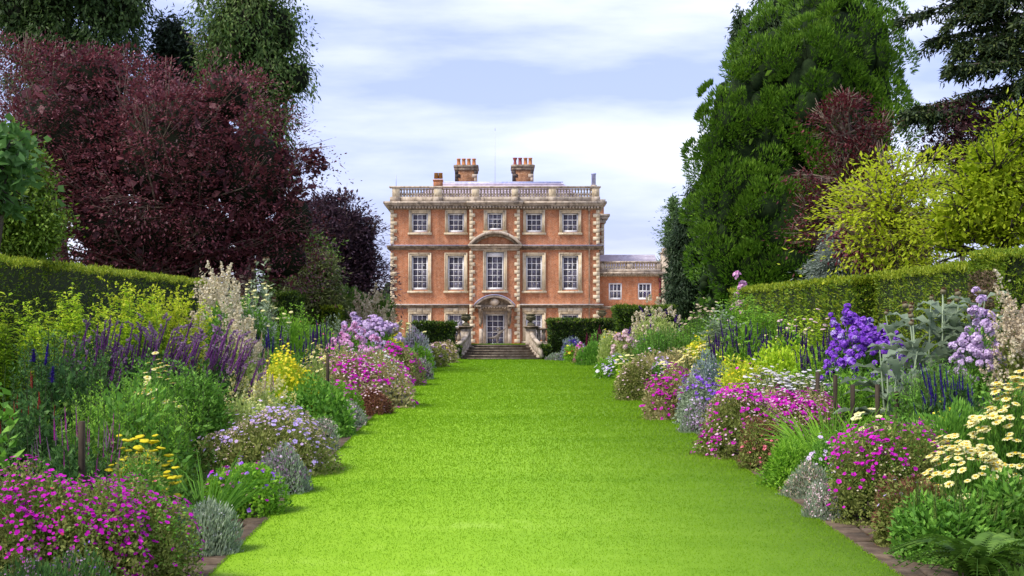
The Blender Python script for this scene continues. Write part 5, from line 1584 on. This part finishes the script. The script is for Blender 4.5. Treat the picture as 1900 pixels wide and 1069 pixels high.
def frond_mesh():
    if 'fr' in BLOOM: return BLOOM['fr']
    ch = []; n = 26
    for i in range(n):
        f = (i+1)/n; y_ = f*.95; z_ = .30*math.sin(f*2.1)-.55*f**2.5
        ln = .17*math.sin(math.pi*(.12+.86*f))**.8
        for s in (-1, 1):
            V = [(0, y_, z_), (s*ln*.5, y_+.028, z_+.012), (s*ln, y_+.03, z_-.02), (s*ln*.5, y_-.006, z_)]
            ch.append((V, np.array([(0, 1, 2, 3)])))
    pts = [(0, f*.95, .30*math.sin(f*2.1)-.55*f**2.5) for f in np.linspace(0, 1, 9)]
    ch.append(tube(pts, .006, 3))
    BLOOM['fr'] = mesh_np('frond', ch, [leaf_mat('fern_green', [(.05, .12, .012), (.09, .20, .02), (.15, .28, .035)], .3)])
    return BLOOM['fr']

# ---- LEFT BORDER, front
GM = 'magenta cranesbill mounds'
plant('mound', 'large magenta cranesbill mound filling the bottom left corner of the border', 75, 850, 11.3, 330, leaf='olive', leaf2='mid', L=.028, W=.016, cap=15000, fl=[('magenta', 300, 10.5, .6, 'crane'), ('magenta', 1100, 8.5, .9), ('coral', 40, 6, .8)], ry=.62)
plant('mound', 'magenta cranesbill spilling down to the paving beside the silver cushion on the left', 255, 880, 11.6, 190, leaf='olive', leaf2='mid', L=.028, W=.016, cap=12000, fl=[('magenta', 290, 10, .4, 'crane'), ('magenta', 420, 8, .5)], ry=.5)
plant('haze', 'dusky purple catmint along the very bottom left of the photo', 90, 1000, 9.9, 260, leaf='dark', fl=[('mauve', 1500, 5), ('violet', 160, 5)], ry=.35)
plant('haze', 'silver grey cushion beside the paving on the left', 372, 910, 13.2, 120, leaf='grey', fl=[('white', 900, 3), ('coral', 10, 8)], cov=1.7)
plant('mound', 'bright green low cranesbill with small purple flowers at the left paving', 452, 845, 15.6, 125, leaf='bright', L=.05, W=.035, fl=[('violet', 46, 9, 1.0, 'crane'), ('magenta', 34, 8, .8, 'crane')])
plant('straps', 'tuft of dark green upright leaves behind the silver cushion', 385, 850, 15.0, 110, 'plant', leaf='mid', n=150, W=.016)
plant('haze', 'dusky pink catmint leaning over the lawn edge on the left', 520, 815, 17.3, 105, leaf='grey', fl=[('mauve', 1400, 5), ('lilac', 250, 5)], cov=.8)
plant('mound', 'brown green cranesbill mound dotted with lavender flowers at the left lawn edge', 500, 757, 19.3, 225, leaf='olive', leaf2='tan', L=.032, W=.014, fl=[('lavender', 290, 9, 1.6, 'crane'), ('lilac', 260, 6, 1.6), ('blush', 1500, 3, 1.2)])
plant('haze', 'pale pinkish gypsophila ball behind the lavender cranesbill mound on the left', 592, 765, 22.3, 62, leaf='grey', fl=[('blush', 1700, 3.5)])
plant('mound', 'dark green leafy clump under the acid yellow spurge on the left', 590, 700, 24.6, 130, 'plant', leaf='mid', L=.09, W=.045)
plant('haze', 'pale pink airy clump at the left paving below the small magenta flowers', 648, 738, 26.3, 66, leaf='grey', fl=[('blush', 1000, 3.5), ('lilac', 300, 4)])
plant('mound', 'small magenta flowered green clump before the wide magenta mound on the left', 632, 705, 27.2, 76, leaf='bright', L=.05, fl=[('magenta', 110, 6, 1.0)])
plant('mound', 'wide magenta cranesbill mound halfway along the left border', 668, 642, 31, 176, leaf='tan', leaf2='olive', L=.04, fl=[('magenta', 620, 7, .8), ('pink', 500, 4, .8), ('blush', 600, 4, 1.0)])
plant('mound', 'low russet leaved patch at the foot of the wide magenta mound', 690, 718, 29.0, 70, 'plant', leaf='russet', L=.05, fl=[('blush', 160, 4, .7)])
plant('haze', 'pale lilac fringe on the left paving beyond the russet patch', 735, 715, 31.5, 40, leaf='grey', fl=[('lilac', 500, 4)])
plant('mound', 'small white flowered clump between the two magenta mounds on the left', 718, 655, 34.5, 76, leaf='mid', L=.05, fl=[('white', 330, 6, .8), ('red', 14, 7, 1.2)])
plant('mound', 'steep magenta cranesbill mound farther along the left border', 742, 630, 38.5, 76, leaf='tan', leaf2='mid', L=.05, fl=[('magenta', 420, 7, .6)])
plant('haze', 'grey pink catmint beside the lawn beyond the steep magenta mound', 775, 660, 41.5, 50, leaf='grey', fl=[('mauve', 900, 4)])
plant('mound', 'rounded fresh green cushion near the far end of the left border', 782, 638, 45.5, 42, 'plant', leaf='bright', L=.05, W=.02)
plant('mound', 'brownish green mound close to the left dark hedge', 800, 636, 49, 52, leaf='olive', L=.05, fl=[('mauve', 150, 4, .8)])
plant('mound', 'tan flowering cushion at the foot of the left dark hedge', 818, 630, 52.2, 48, leaf='tan', L=.05, fl=[('blush', 300, 4, .9), ('yellow', 24, 5, 1.5)])
plant('haze', 'silvery lavender clump before the left dark hedge', 768, 604, 48, 72, leaf='silver', fl=[('lilac', 700, 4), ('mauve', 500, 4)])
plant('mound', 'acid yellow patch above the steep magenta mound on the left', 738, 620, 42.5, 46, leaf='lime', L=.05, fl=[('yellow', 260, 5, 1.6)])
plant('tall', 'pale yellow lily clump with wine red heads beside the left dark hedge', 750, 592, 50, 64, leaf='pale', n=30, per=22, L=.14, tops=('lemon', .8, 9, 'crane'), skirt_h=.7)
plant('mound', 'wine red flowered patch left of the pale yellow lilies', 715, 600, 47.5, 40, leaf='mid', L=.06, fl=[('wine', 160, 6, 1.2)])
# ---- LEFT BORDER, middle
plant('spires', 'thin dark magenta loosestrife spires behind the bottom left cranesbill', 135, 738, 14.2, 200, leaf='dark', n=46, per=24, L=.09, W=.02, spike=50, fl=[('magenta', .5, 3.2), ('mauve', .3, 3)], skirt_h=.65)
plant('flat', 'golden yellow flat headed yarrow in the left border', 262, 822, 14.4, 170, leaf='mid', lh=.72, fl=[('yellow', 75, 17)], ry=.35)
plant('mound', 'sparse coral flowered clump in front of the golden yarrow', 245, 850, 13.0, 140, leaf='mid', leaf2='olive', fl=[('coral', 70, 8, 1.1, 'crane')], ry=.35, L=.035)
plant('tall', 'large fine leaved green clump without flowers in the left border', 235, 690, 17.2, 270, 'plant', leaf='bright', n=260, per=22, L=.085, W=.016, skirt_h=.85, skirt_leaf='mid')
plant('daisy', 'creamy yellow daisies at the top of the fine leaved green clump', 285, 672, 18.6, 105, leaf='mid', fl=[('lemon', 110, 13)], ry=.5)
plant('tall', 'tall dark glossy leaved clump at the left edge below the goldenrod', 110, 590, 18.6, 220, 'plant', leaf='dark', n=120, per=42, L=.10, W=.026, skirt_h=.75)
plant('tall', 'second dark glossy leaved clump below the purple spires', 300, 640, 20.0, 210, 'plant', leaf='mid', n=100, per=36, L=.11, W=.028, skirt_h=.8)
plant('spires', 'single deep blue delphinium with dark stems in the left border', 78, 592, 17.6, 34, leaf='dark', n=3, per=14, spike=36, fl=[('indigo', .9, 14)], skirt=0)
plant('spires', 'small red bistort spikes among dark leaves at the left edge', 66, 690, 16.4, 110, leaf='dark', n=24, per=20, spike=26, fl=[('red', .7, 3.5)], skirt_h=.8)
plant('tall', 'broad bright leaves at the far left edge of the photo', 2, 650, 14.4, 70, 'plant', leaf='mid', n=8, per=9, L=.22, W=.10, skirt_h=.5, skirt_leaf='dark')
VG = 'purple culver root spires in the left border'
plant('spires', 'leaning purple spires at the left end of the culver root drift', 165, 572, 20.8, 130, leaf='dark', n=36, per=16, spike=62, lean=(.10, 0), fl=[('spire', .95, 7)], plumes=('mauve', 16, 4), plen=.12, skirt_h=.75)
plant('spires', 'leaning purple spires in the middle of the culver root drift', 265, 578, 21.2, 150, leaf='dark', n=54, per=16, spike=66, lean=(.14, 0), fl=[('spire', .95, 7)], plumes=('mauve', 26, 4), plen=.14, skirt_h=.78)
plant('spires', 'leaning purple spires at the right end of the culver root drift beside the cream plumes', 375, 590, 21.6, 150, leaf='dark', n=60, per=16, spike=62, lean=(.17, 0), fl=[('spire', .95, 7)], plumes=('mauve', 28, 4), plen=.14, skirt_h=.75)
plant('tall', 'dark narrow leaved clump right of the cream daisies', 375, 668, 20.4, 130, 'plant', leaf='mid', n=70, per=34, L=.13, W=.02, skirt_h=.8)
plant('plume', 'pale yellow green frothy clump in the middle of the left border', 470, 690, 21.6, 140, leaf='pale', fl=[('lemon', 60, 4)], plen=.3, per=30)
plant('mound', 'frothy pale green clump with tiny wine red buttons above the lavender mound', 440, 735, 20.8, 130, leaf='pale', L=.04, fl=[('wine', 22, 5, 1.0), ('lemon', 500, 4, .9)])
plant('mound', 'acid yellow spurge with fresh green leaves in the left border', 540, 650, 25.2, 120, leaf='lime', L=.06, W=.025, fl=[('yellow', 900, 5, 1.5)])
plant('spires', 'pale pink and green bear breeches spikes beside the acid yellow spurge', 492, 672, 24.4, 60, leaf='mid', n=10, per=10, spike=46, fl=[('blush', .9, 7)], skirt_h=.6)
plant('daisy', 'cream daisies between the spurge and the wide magenta mound', 585, 645, 28.6, 90, leaf='pale', fl=[('lemon', 150, 7)])
plant('spires', 'slim dark purple hyssop spikes above the acid yellow spurge', 520, 606, 30, 150, leaf='mid', n=60, per=18, spike=26, fl=[('purple', .7, 4.5)], skirt_h=.75)
plant('spires', 'deep blue delphinium spike above the hyssop on the left', 497, 600, 29.2, 18, leaf='mid', n=3, per=10, spike=34, fl=[('indigo', 1, 8)], skirt=0)
plant('spires', 'pale beige faded spikes beside the blue delphinium', 482, 615, 28.6, 40, leaf='pale', n=12, per=6, spike=32, fl=[('beige', 1, 5)], skirt=0)
plant('mound', 'light green feathery dome above the hyssop on the left', 533, 584, 33.2, 84, 'plant', leaf='bright', L=.05, W=.012, mode='fine')
plant('spires', 'second drift of slim purple spikes left of the pink phlox', 592, 588, 34.6, 86, leaf='mid', n=54, per=14, spike=26, fl=[('purple', .8, 4.5)], skirt_h=.7)
plant('phlox', 'clear pink phlox at the left of the pale lilac phlox', 645, 612, 38, 86, leaf='mid', fl=[('pink', 110, 4.5)], hr=6)
plant('phlox', 'pale lilac phlox in a dense rounded bank on the left', 685, 582, 40.2, 112, leaf='mid', fl=[('lilac', 200, 4.5, .8)], hr=6.5)
plant('phlox', 'small pink phlox low above the magenta mounds on the left', 690, 632, 37, 56, leaf='mid', fl=[('pink', 26, 4.5)], hr=7)
plant('mound', 'grey green leafy filler below the pink phlox', 650, 640, 36, 100, 'plant', leaf='mid', L=.07, fl=[('lilac', 60, 4, .9)])
plant('plume', 'beige plumed clump behind the pale lilac phlox', 690, 566, 45.5, 104, leaf='olive', fl=[('beige', 90, 4)], plen=.36)
# ---- LEFT BORDER, back
plant('tall', 'arching yellow green goldenrod at the far left before the hedge', 35, 520, 21.0, 170, 'plant', leaf='gold', n=90, per=46, L=.20, W=.026, arch=.7, skirt_leaf='bright')
plant('tall', 'arching bright goldenrod tops between the hedge and the purple spires', 140, 518, 23.0, 130, 'plant', leaf='gold', n=90, per=46, L=.20, W=.026, arch=.8, skirt_leaf='gold')
plant('tall', 'bright yellow green goldenrod with curling tips behind the culver root', 245, 516, 24.6, 130, 'plant', leaf='gold', n=90, per=46, L=.2, W=.026, arch=.7, plumes=('limeplume', 12, 4), plen=.26)
plant('tall', 'acid green goldenrod beside the cream plumes on the left', 325, 528, 25.8, 110, 'plant', leaf='lime', n=90, per=46, L=.2, W=.026, arch=.6, plumes=('limeplume', 12, 4), plen=.26)
plant('plume', 'tall cream plumed knotweed behind the purple spires', 405, 535, 27.2, 125, leaf='mid', fl=[('cream', 120, 4.5)], plen=.3)
plant('plume', 'lower cream plumes right of the tall cream knotweed', 445, 585, 26.4, 70, leaf='pale', fl=[('cream', 60, 4.5)], plen=.28)
plant('tall', 'tall grey green scabious dotted with pale yellow button flowers on the left', 470, 500, 31, 125, leaf='grey', n=70, per=40, L=.14, W=.028, tops=('lemon', .95, 8, 'head'), skirt_h=.85, skirt_leaf='mid')
plant('tall', 'very tall button flowered stems rising above the scabious', 478, 466, 32.4, 70, leaf='grey', n=16, per=26, L=.3, W=.045, arch=.3, tops=('bud', 1, 9, 'ball'), skirt=0)
plant('tall', 'second tall grey stem clump left of the yellow scabious', 420, 488, 30.6, 60, leaf='grey', n=14, per=26, L=.24, W=.04, arch=.3, tops=('lemon', 1, 8, 'head'), skirt=0)
plant('tall', 'green leafy clump before the square hedge end on the left', 560, 552, 38, 80, 'plant', leaf='bright', n=50, per=26, L=.12, W=.04)
plant('tall', 'upright grey green stems left of the beige plumes', 612, 560, 43, 50, 'plant', leaf='grey', n=26, per=22, L=.2, W=.03)
plant('mound', 'pale green shrubby rose behind the hyssop on the left', 575, 575, 39, 90, 'plant', leaf='bright', L=.08, fl=[('coral', 20, 5, 1.2)])

# ---- RIGHT BORDER, front
plant('fern', 'arching green fern at the bottom right corner', 1815, 985, 11.7, 260, 'fern', n=34)
plant('fern', 'smaller fern tucked behind the corner fern at the right edge', 1880, 975, 12.6, 150, 'fern', n=14)
plant('spires', 'broad leaved green clump with soft green spikes behind the corner fern', 1760, 880, 13.0, 210, 'plant', leaf='mid', n=60, per=26, L=.13, W=.05, spike=40, fl=[('greenspike', .45, 9)], skirt_h=.8)
plant('mound', 'leafy green clump at the right edge below the yellow daisies', 1870, 880, 13.4, 150, 'plant', leaf='mid', L=.1, W=.04)
plant('mound', 'bronze and yellow leaved cranesbill between the magenta mound and the ferns', 1690, 880, 13.7, 125, 'plant', leaf='olive', leaf2='russet', L=.05, W=.03, fl=[('lavender', 16, 7, 1.0, 'crane')])
plant('mound', 'tall magenta cranesbill mound nearest the camera in the right border', 1650, 772, 15.2, 205, leaf='olive', leaf2='mid', L=.03, W=.016, cap=12000, fl=[('magenta', 300, 9, .9, 'crane'), ('magenta', 420, 8, .8), ('cream', 260, 4, .5)], ry=.5)
plant('haze', 'pale pink airy cushion touching the right paving below the magenta mound', 1532, 885, 15.3, 80, leaf='grey', fl=[('blush', 2400, 3.5), ('white', 500, 3.5)])
plant('haze', 'beige pink airy cushion at the right lawn edge left of the pink one', 1502, 852, 16.9, 92, leaf='grey', fl=[('beige', 1500, 3.5), ('blush', 700, 3.5)])
plant('mound', 'feathery bright green clump on the right paving before the iris leaves', 1470, 812, 17.8, 100, 'plant', leaf='bright', L=.07, W=.02)
plant('straps', 'tuft of fresh green iris leaves in the right border', 1545, 748, 18.7, 130, 'plant', leaf='bright', n=240, W=.022)
plant('straps', 'iris leaves with creamy yellow flowers below the wooden stakes', 1625, 752, 18.4, 140, leaf='bright', n=150, W=.02, fl=[('lemon', 34, 14, 'crane')])
plant('mound', 'pale lilac flowered low clump beside the iris tuft on the right', 1530, 815, 17.4, 70, leaf='mid', fl=[('lilac', 46, 9, 1.2, 'crane')])
plant('mound', 'broad magenta cranesbill mound at the right lawn edge', 1382, 718, 21.3, 165, leaf='olive', leaf2='tan', L=.035, W=.016, fl=[('magenta', 300, 9, .9, 'crane'), ('magenta', 520, 7, .8), ('pink', 300, 5, .8), ('blush', 700, 4, 1.0)])
plant('mound', 'magenta cranesbill behind the coral flowers in the right border', 1478, 712, 22.4, 150, leaf='tan', leaf2='olive', L=.04, fl=[('magenta', 260, 9, 1.1, 'crane'), ('magenta', 520, 7, .9), ('pink', 300, 5, .9), ('blush', 700, 4, 1.0)])
plant('mound', 'coral flowered trailing avens at the right lawn edge', 1420, 775, 19.7, 95, leaf='olive', leaf2='russet', L=.035, fl=[('coral', 150, 7, .7, 'crane')])
plant('haze', 'grey lilac catmint between the two magenta mounds at the right lawn edge', 1298, 735, 25, 72, leaf='grey', fl=[('lilac', 900, 4), ('mauve', 700, 4)])
plant('mound', 'deep violet sage behind the catmint on the right', 1305, 690, 26.8, 95, leaf='grey', L=.05, fl=[('violet', 300, 7, .8)])
plant('mound', 'rounded magenta cranesbill mound at the right lawn edge beyond the catmint', 1245, 680, 27.8, 84, leaf='tan', leaf2='olive', L=.04, fl=[('magenta', 420, 7, .7)])
plant('mound', 'golden brown cushion at the lawn edge beyond the rounded magenta mound', 1178, 664, 33, 62, leaf='olive', leaf2='tan', L=.04, W=.016, fl=[('blush', 260, 4, 1.4)])
plant('flat', 'pale yellow stonecrop heads behind the rounded magenta mound', 1243, 676, 30.8, 60, leaf='gold', fl=[('lemon', 40, 10)])
plant('mound', 'pale lilac aster cushion beside the pale yellow stonecrop', 1225, 664, 33.2, 56, leaf='mid', L=.04, fl=[('lilac', 420, 5, 1.2)])
plant('mound', 'fresh green clump with white flowers at the bend of the right lawn edge', 1138, 655, 42, 56, leaf='bright', L=.06, fl=[('white', 50, 7, .8), ('lavender', 60, 5, .9)])
plant('flat', 'small pale yellow heads above the golden brown cushion', 1165, 656, 37, 44, leaf='gold', fl=[('lemon', 30, 9)])
plant('mound', 'narrow leaved green bush at the far lawn corner on the right', 1098, 632, 50.2, 46, 'plant', leaf='mid', L=.08, W=.014, mode='fine')
plant('mound', 'pink flowered strip before the narrow leaved green bush', 1078, 636, 52.0, 24, leaf='tan', L=.05, fl=[('magenta', 90, 5, .7), ('pink', 60, 5, .9)])
plant('mound', 'green and red flecked clump at the foot of the right dark hedge', 1062, 638, 53, 28, leaf='bright', L=.05, fl=[('red', 20, 4, 1), ('yellow', 14, 5, 1)])
plant('mound', 'violet blue catmint along the foot of the right dark hedge', 1066, 626, 54, 50, leaf='blue', L=.05, fl=[('indigo', 190, 5, 1.1), ('lavender', 120, 4, 1)])
plant('haze', 'small grey pink tuft nearest the right side of the steps', 1026, 655, 54.4, 22, leaf='grey', fl=[('mauve', 260, 4)])
plant('haze', 'pale lilac tuft at the far lawn edge right of the steps', 1045, 650, 54, 24, leaf='grey', fl=[('lilac', 260, 4)])
plant('spires', 'wine purple spikes in front of the right dark hedge', 1106, 606, 51.5, 46, leaf='mid', n=40, per=12, spike=22, fl=[('wine', .9, 4.5)], skirt_h=.8)
# ---- RIGHT BORDER, far and middle
plant('phlox', 'pale salmon pink flowers beyond the tall fine green clump on the right', 1160, 612, 46, 46, leaf='pale', fl=[('blush', 46, 5, .7)], hr=6)
plant('tall', 'wide fine stemmed green clump in the far right border', 1235, 598, 42, 130, 'plant', leaf='mid', n=240, per=18, L=.10, W=.014, skirt_h=.9)
plant('plume', 'sparse cream and purple flowers before the hedge below the brick wing', 1215, 572, 49, 130, leaf='pale', fl=[('cream', 90, 4), ('purple', 26, 3)], plen=.2, per=26)
plant('mound', 'pale gold grassy clump left of the fine stemmed green clump', 1140, 606, 49.5, 56, leaf='pale', L=.08, W=.012, mode='fine', fl=[('beige', 160, 4, 1.2), ('yellow', 30, 4, 1.2)])
plant('mound', 'tan cranesbill with pale lilac flowers in front of the fine green clump', 1240, 640, 35.5, 110, leaf='tan', L=.05, fl=[('lilac', 150, 5, 1.3)])
plant('daisy', 'bright cream daisies in the middle of the right border', 1292, 642, 31.5, 92, leaf='pale', fl=[('lemon', 270, 7)])
plant('mound', 'acid yellow spurge left of the purple hyssop on the right', 1312, 612, 37, 84, leaf='lime', L=.06, fl=[('yellow', 320, 5, 1.5)])
plant('mound', 'blue grey leafy mound above the deep violet sage', 1318, 656, 29, 90, 'plant', leaf='blue', L=.06, W=.025, fl=[('lilac', 40, 4, 1)])
plant('mound', 'acid yellow and green spurge before the hyssop with magenta flecks', 1390, 660, 27.2, 130, leaf='lime', L=.05, fl=[('yellow', 330, 5, 1.5), ('magenta', 26, 7, 1.6)])
plant('flat', 'creamy white flat headed yarrow drift in the right border', 1465, 688, 24.2, 195, leaf='pale', lh=.9, fl=[('white', 290, 9), ('cream', 700, 4)], ry=.8)
plant('mound', 'light green leafy carpet below the dark purple hyssop on the right', 1470, 632, 27.4, 230, 'plant', leaf='gold', L=.06, W=.03, ry=.9)
HG = 'dark purple hyssop spikes in the right border'
plant('spires', 'dark purple hyssop spikes at the left of the right border drift', 1375, 586, 29.6, 130, leaf='bright', n=76, per=14, spike=32, fl=[('purple', .95, 5)], skirt_h=.86)
plant('spires', 'dark purple hyssop spikes in the middle of the right border drift', 1455, 590, 28.6, 130, leaf='bright', n=76, per=14, spike=32, fl=[('purple', .95, 5)], skirt_h=.86)
plant('spires', 'dark purple hyssop spikes just below the violet phlox', 1555, 604, 26.2, 170, leaf='bright', n=80, per=14, spike=30, fl=[('purple', .95, 5)], skirt_h=.86)
plant('mound', 'yellow and green loosestrife left of the hyssop drift', 1350, 625, 30.6, 90, leaf='gold', L=.06, fl=[('lemon', 70, 6, 1), ('yellow', 40, 5, 1)])
plant('tall', 'leafy green clump behind the wooden stakes on the right', 1610, 664, 22.8, 170, 'plant', leaf='mid', n=130, per=34, L=.085, W=.028, skirt_h=.85, skirt_leaf='bright')
plant('phlox', 'vivid violet phlox bank in the right border', 1615, 603, 25.2, 190, leaf='mid', fl=[('violet', 300, 6, 2.6), ('lavender', 60, 5, 2.6)], hr=6.5)
plant('phlox', 'pale lilac phlox head standing tall at the right beside the cream plumes', 1815, 596, 20.2, 105, leaf='mid', fl=[('lilac', 130, 6, 2.4)], hr=8, ry=.32)
plant('plume', 'golden cream plumes at the right edge below the hedge', 1885, 588, 19.6, 90, leaf='olive', fl=[('beige', 80, 5), ('cream', 40, 5)], plen=.34)
plant('cardoon', 'tall silver leaved cardoon with brown thistle heads in the right border', 1735, 534, 21.4, 210, 'plant', n=130, stems=13, L=.95, hs=13, extra=6)
plant('cardoon', 'low silver cardoon leaves bending left below the tall cardoon', 1668, 640, 20.6, 90, 'plant', n=30, stems=4, L=.8, heads=False)
plant('tall', 'fine green leafy mass beneath the silver cardoon', 1745, 650, 19.8, 190, 'plant', leaf='mid', n=200, per=26, L=.10, W=.016, skirt_h=.85)
plant('spires', 'deep violet blue sage spikes below the cardoon on the right', 1765, 672, 18.4, 130, leaf='dark', n=60, per=20, spike=40, lean=(-.05, 0), fl=[('indigo', .6, 6)], skirt_h=.85)
plant('spires', 'thin violet sage spikes at the right edge above the yellow daisies', 1865, 672, 17.6, 110, leaf='mid', n=30, per=18, spike=34, fl=[('indigo', .6, 5)], skirt_h=.9)
plant('mound', 'acid yellow spurge left of the upper yellow daisies', 1738, 752, 17.0, 76, leaf='gold', L=.05, fl=[('yellow', 150, 7, 1.5)])
plant('mound', 'dark feathery green clump left of the yellow daisies', 1755, 725, 16.4, 150, 'plant', leaf='mid', L=.05, W=.012, mode='fine')
plant('daisy', 'upper pale yellow daisy clump at the right edge', 1868, 712, 15.4, 150, leaf='mid', fl=[('lemon', 230, 19)], ry=.5, lh=.9)
plant('daisy', 'lower pale yellow daisy clump leaning out above the green spikes', 1805, 812, 14.0, 215, leaf='mid', fl=[('lemon', 290, 18)], ry=.5, lh=.86)
# ---- RIGHT BORDER, back
plant('tall', 'bright green peach tinted leafy clump behind the violet phlox', 1510, 562, 30.6, 130, 'plant', leaf='gold', n=80, per=34, L=.16, W=.035, arch=.4, tops=('blush', .35, 9, 'head'))
plant('tall', 'tall bright green willow leaved clump before the far hedge on the right', 1372, 534, 37.2, 120, 'plant', leaf='bright', n=90, per=38, L=.20, W=.035, arch=.5)
plant('tall', 'second bright green willow leaved clump below the far hedge', 1425, 548, 35.4, 100, 'plant', leaf='bright', n=80, per=36, L=.20, W=.035, arch=.5)
plant('phlox', 'pink climbing rose with pale blooms at the far end of the right hedge', 1375, 526, 44, 50, leaf='bright', fl=[('pink', 16, 6, .8), ('blush', 18, 6, .8)], hr=8, name='rose_bush')
plant('tall', 'grey green cardoon like leaves left of the willow leaved clump', 1335, 556, 36.4, 66, 'plant', leaf='grey', n=34, per=28, L=.26, W=.05, arch=.4)
plant('tall', 'yellow button scabious in the far right border', 1305, 546, 41, 66, leaf='mid', n=40, per=24, L=.14, W=.03, tops=('beige', .9, 7, 'head'))
plant('tall', 'pale cream flowered clump behind the middle hyssop drift', 1470, 590, 31.6, 120, leaf='pale', n=60, per=24, L=.10, tops=('lemon', .5, 7, 'head'))
plant('tall', 'leafy green clump under the end of the right hedge beside the thuja', 1300, 575, 44, 90, 'plant', leaf='bright', n=60, per=28, L=.14, W=.035)

# low mixed leaves closing the beds between the clumps
def ground_cover(sgn, seed):
    r = np.random.default_rng(seed)
    n = 36000
    Yg = 10*(56/10)**r.random(n)
    e_ = np.interp(Yg, [p[1] for p in (L_EDGE if sgn < 0 else R_EDGE)], [p[0] for p in (L_EDGE if sgn < 0 else R_EDGE)])
    hi = 8.3
    d = r.random(n)
    x0 = np.abs(e_)+.5
    X = sgn*(x0+(hi-x0)*d)
    hgt = (.14+1.45*d**.8)*(.35+.65*r.random(n)**.5)*(.75+.35*np.sin(X*2.3+Yg*1.1)+.25*np.sin(Yg*2.7-X*1.9))
    P = np.stack([X, Yg, SLOPE*Yg-.02+np.maximum(hgt, .03)], 1)
    D = norm(runit(n, r)*.9+np.array([0, 0, .55]))
    pxm = Yg/F_PX*1.856
    L = np.maximum(.10, 3.0*pxm)*(.7+.7*r.random(n)); Wd = np.maximum(.045, 1.5*pxm)
    obj('ground_cover', [leaves(P, D, L, Wd, norm(np.array([0, 0, 1])+.8*runit(n, r)), r)], LM('cover'), kind='stuff')
LEAF['cover'] = [(.035, .085, .010), (.08, .17, .018), (.15, .26, .03)]
ground_cover(-1, 51); ground_cover(1, 52)

# wooden stakes
M_STAKE = noise_mat('stake_wood', [(.02, .015, .010), (.06, .045, .03), (.10, .08, .055)], 6, .95, stretch=(1, 1, .2))
for px, py, Y, lb in ((1517, 688, 22.6, 'wooden stake among the white yarrow'), (1550, 694, 21.6, 'wooden stake at the right end of the white yarrow'), (1582, 711, 20.4, 'wooden stake left of the tallest group behind the iris'), (1628, 711, 20.2, 'dark wooden stake behind the cream iris flowers'), (1664, 724, 19.9, 'short brown stake right of the cream iris flowers'), (152, 778, 13.9, 'dark wooden stake among the loosestrife spires on the left'), (608, 655, 27.2, 'short dark stake among the cream daisies on the left')):
    k = Y/F_PX; h = CAM_Z-(py-555)*k
    tag(obj('wooden_stake', [cbox(-.028, .028, -.028, .028, 0, h, .006)], M_STAKE, loc=(X_at(px, Y), Y, G(Y)-.02)), lb, 'stake', 'wooden plant stakes')
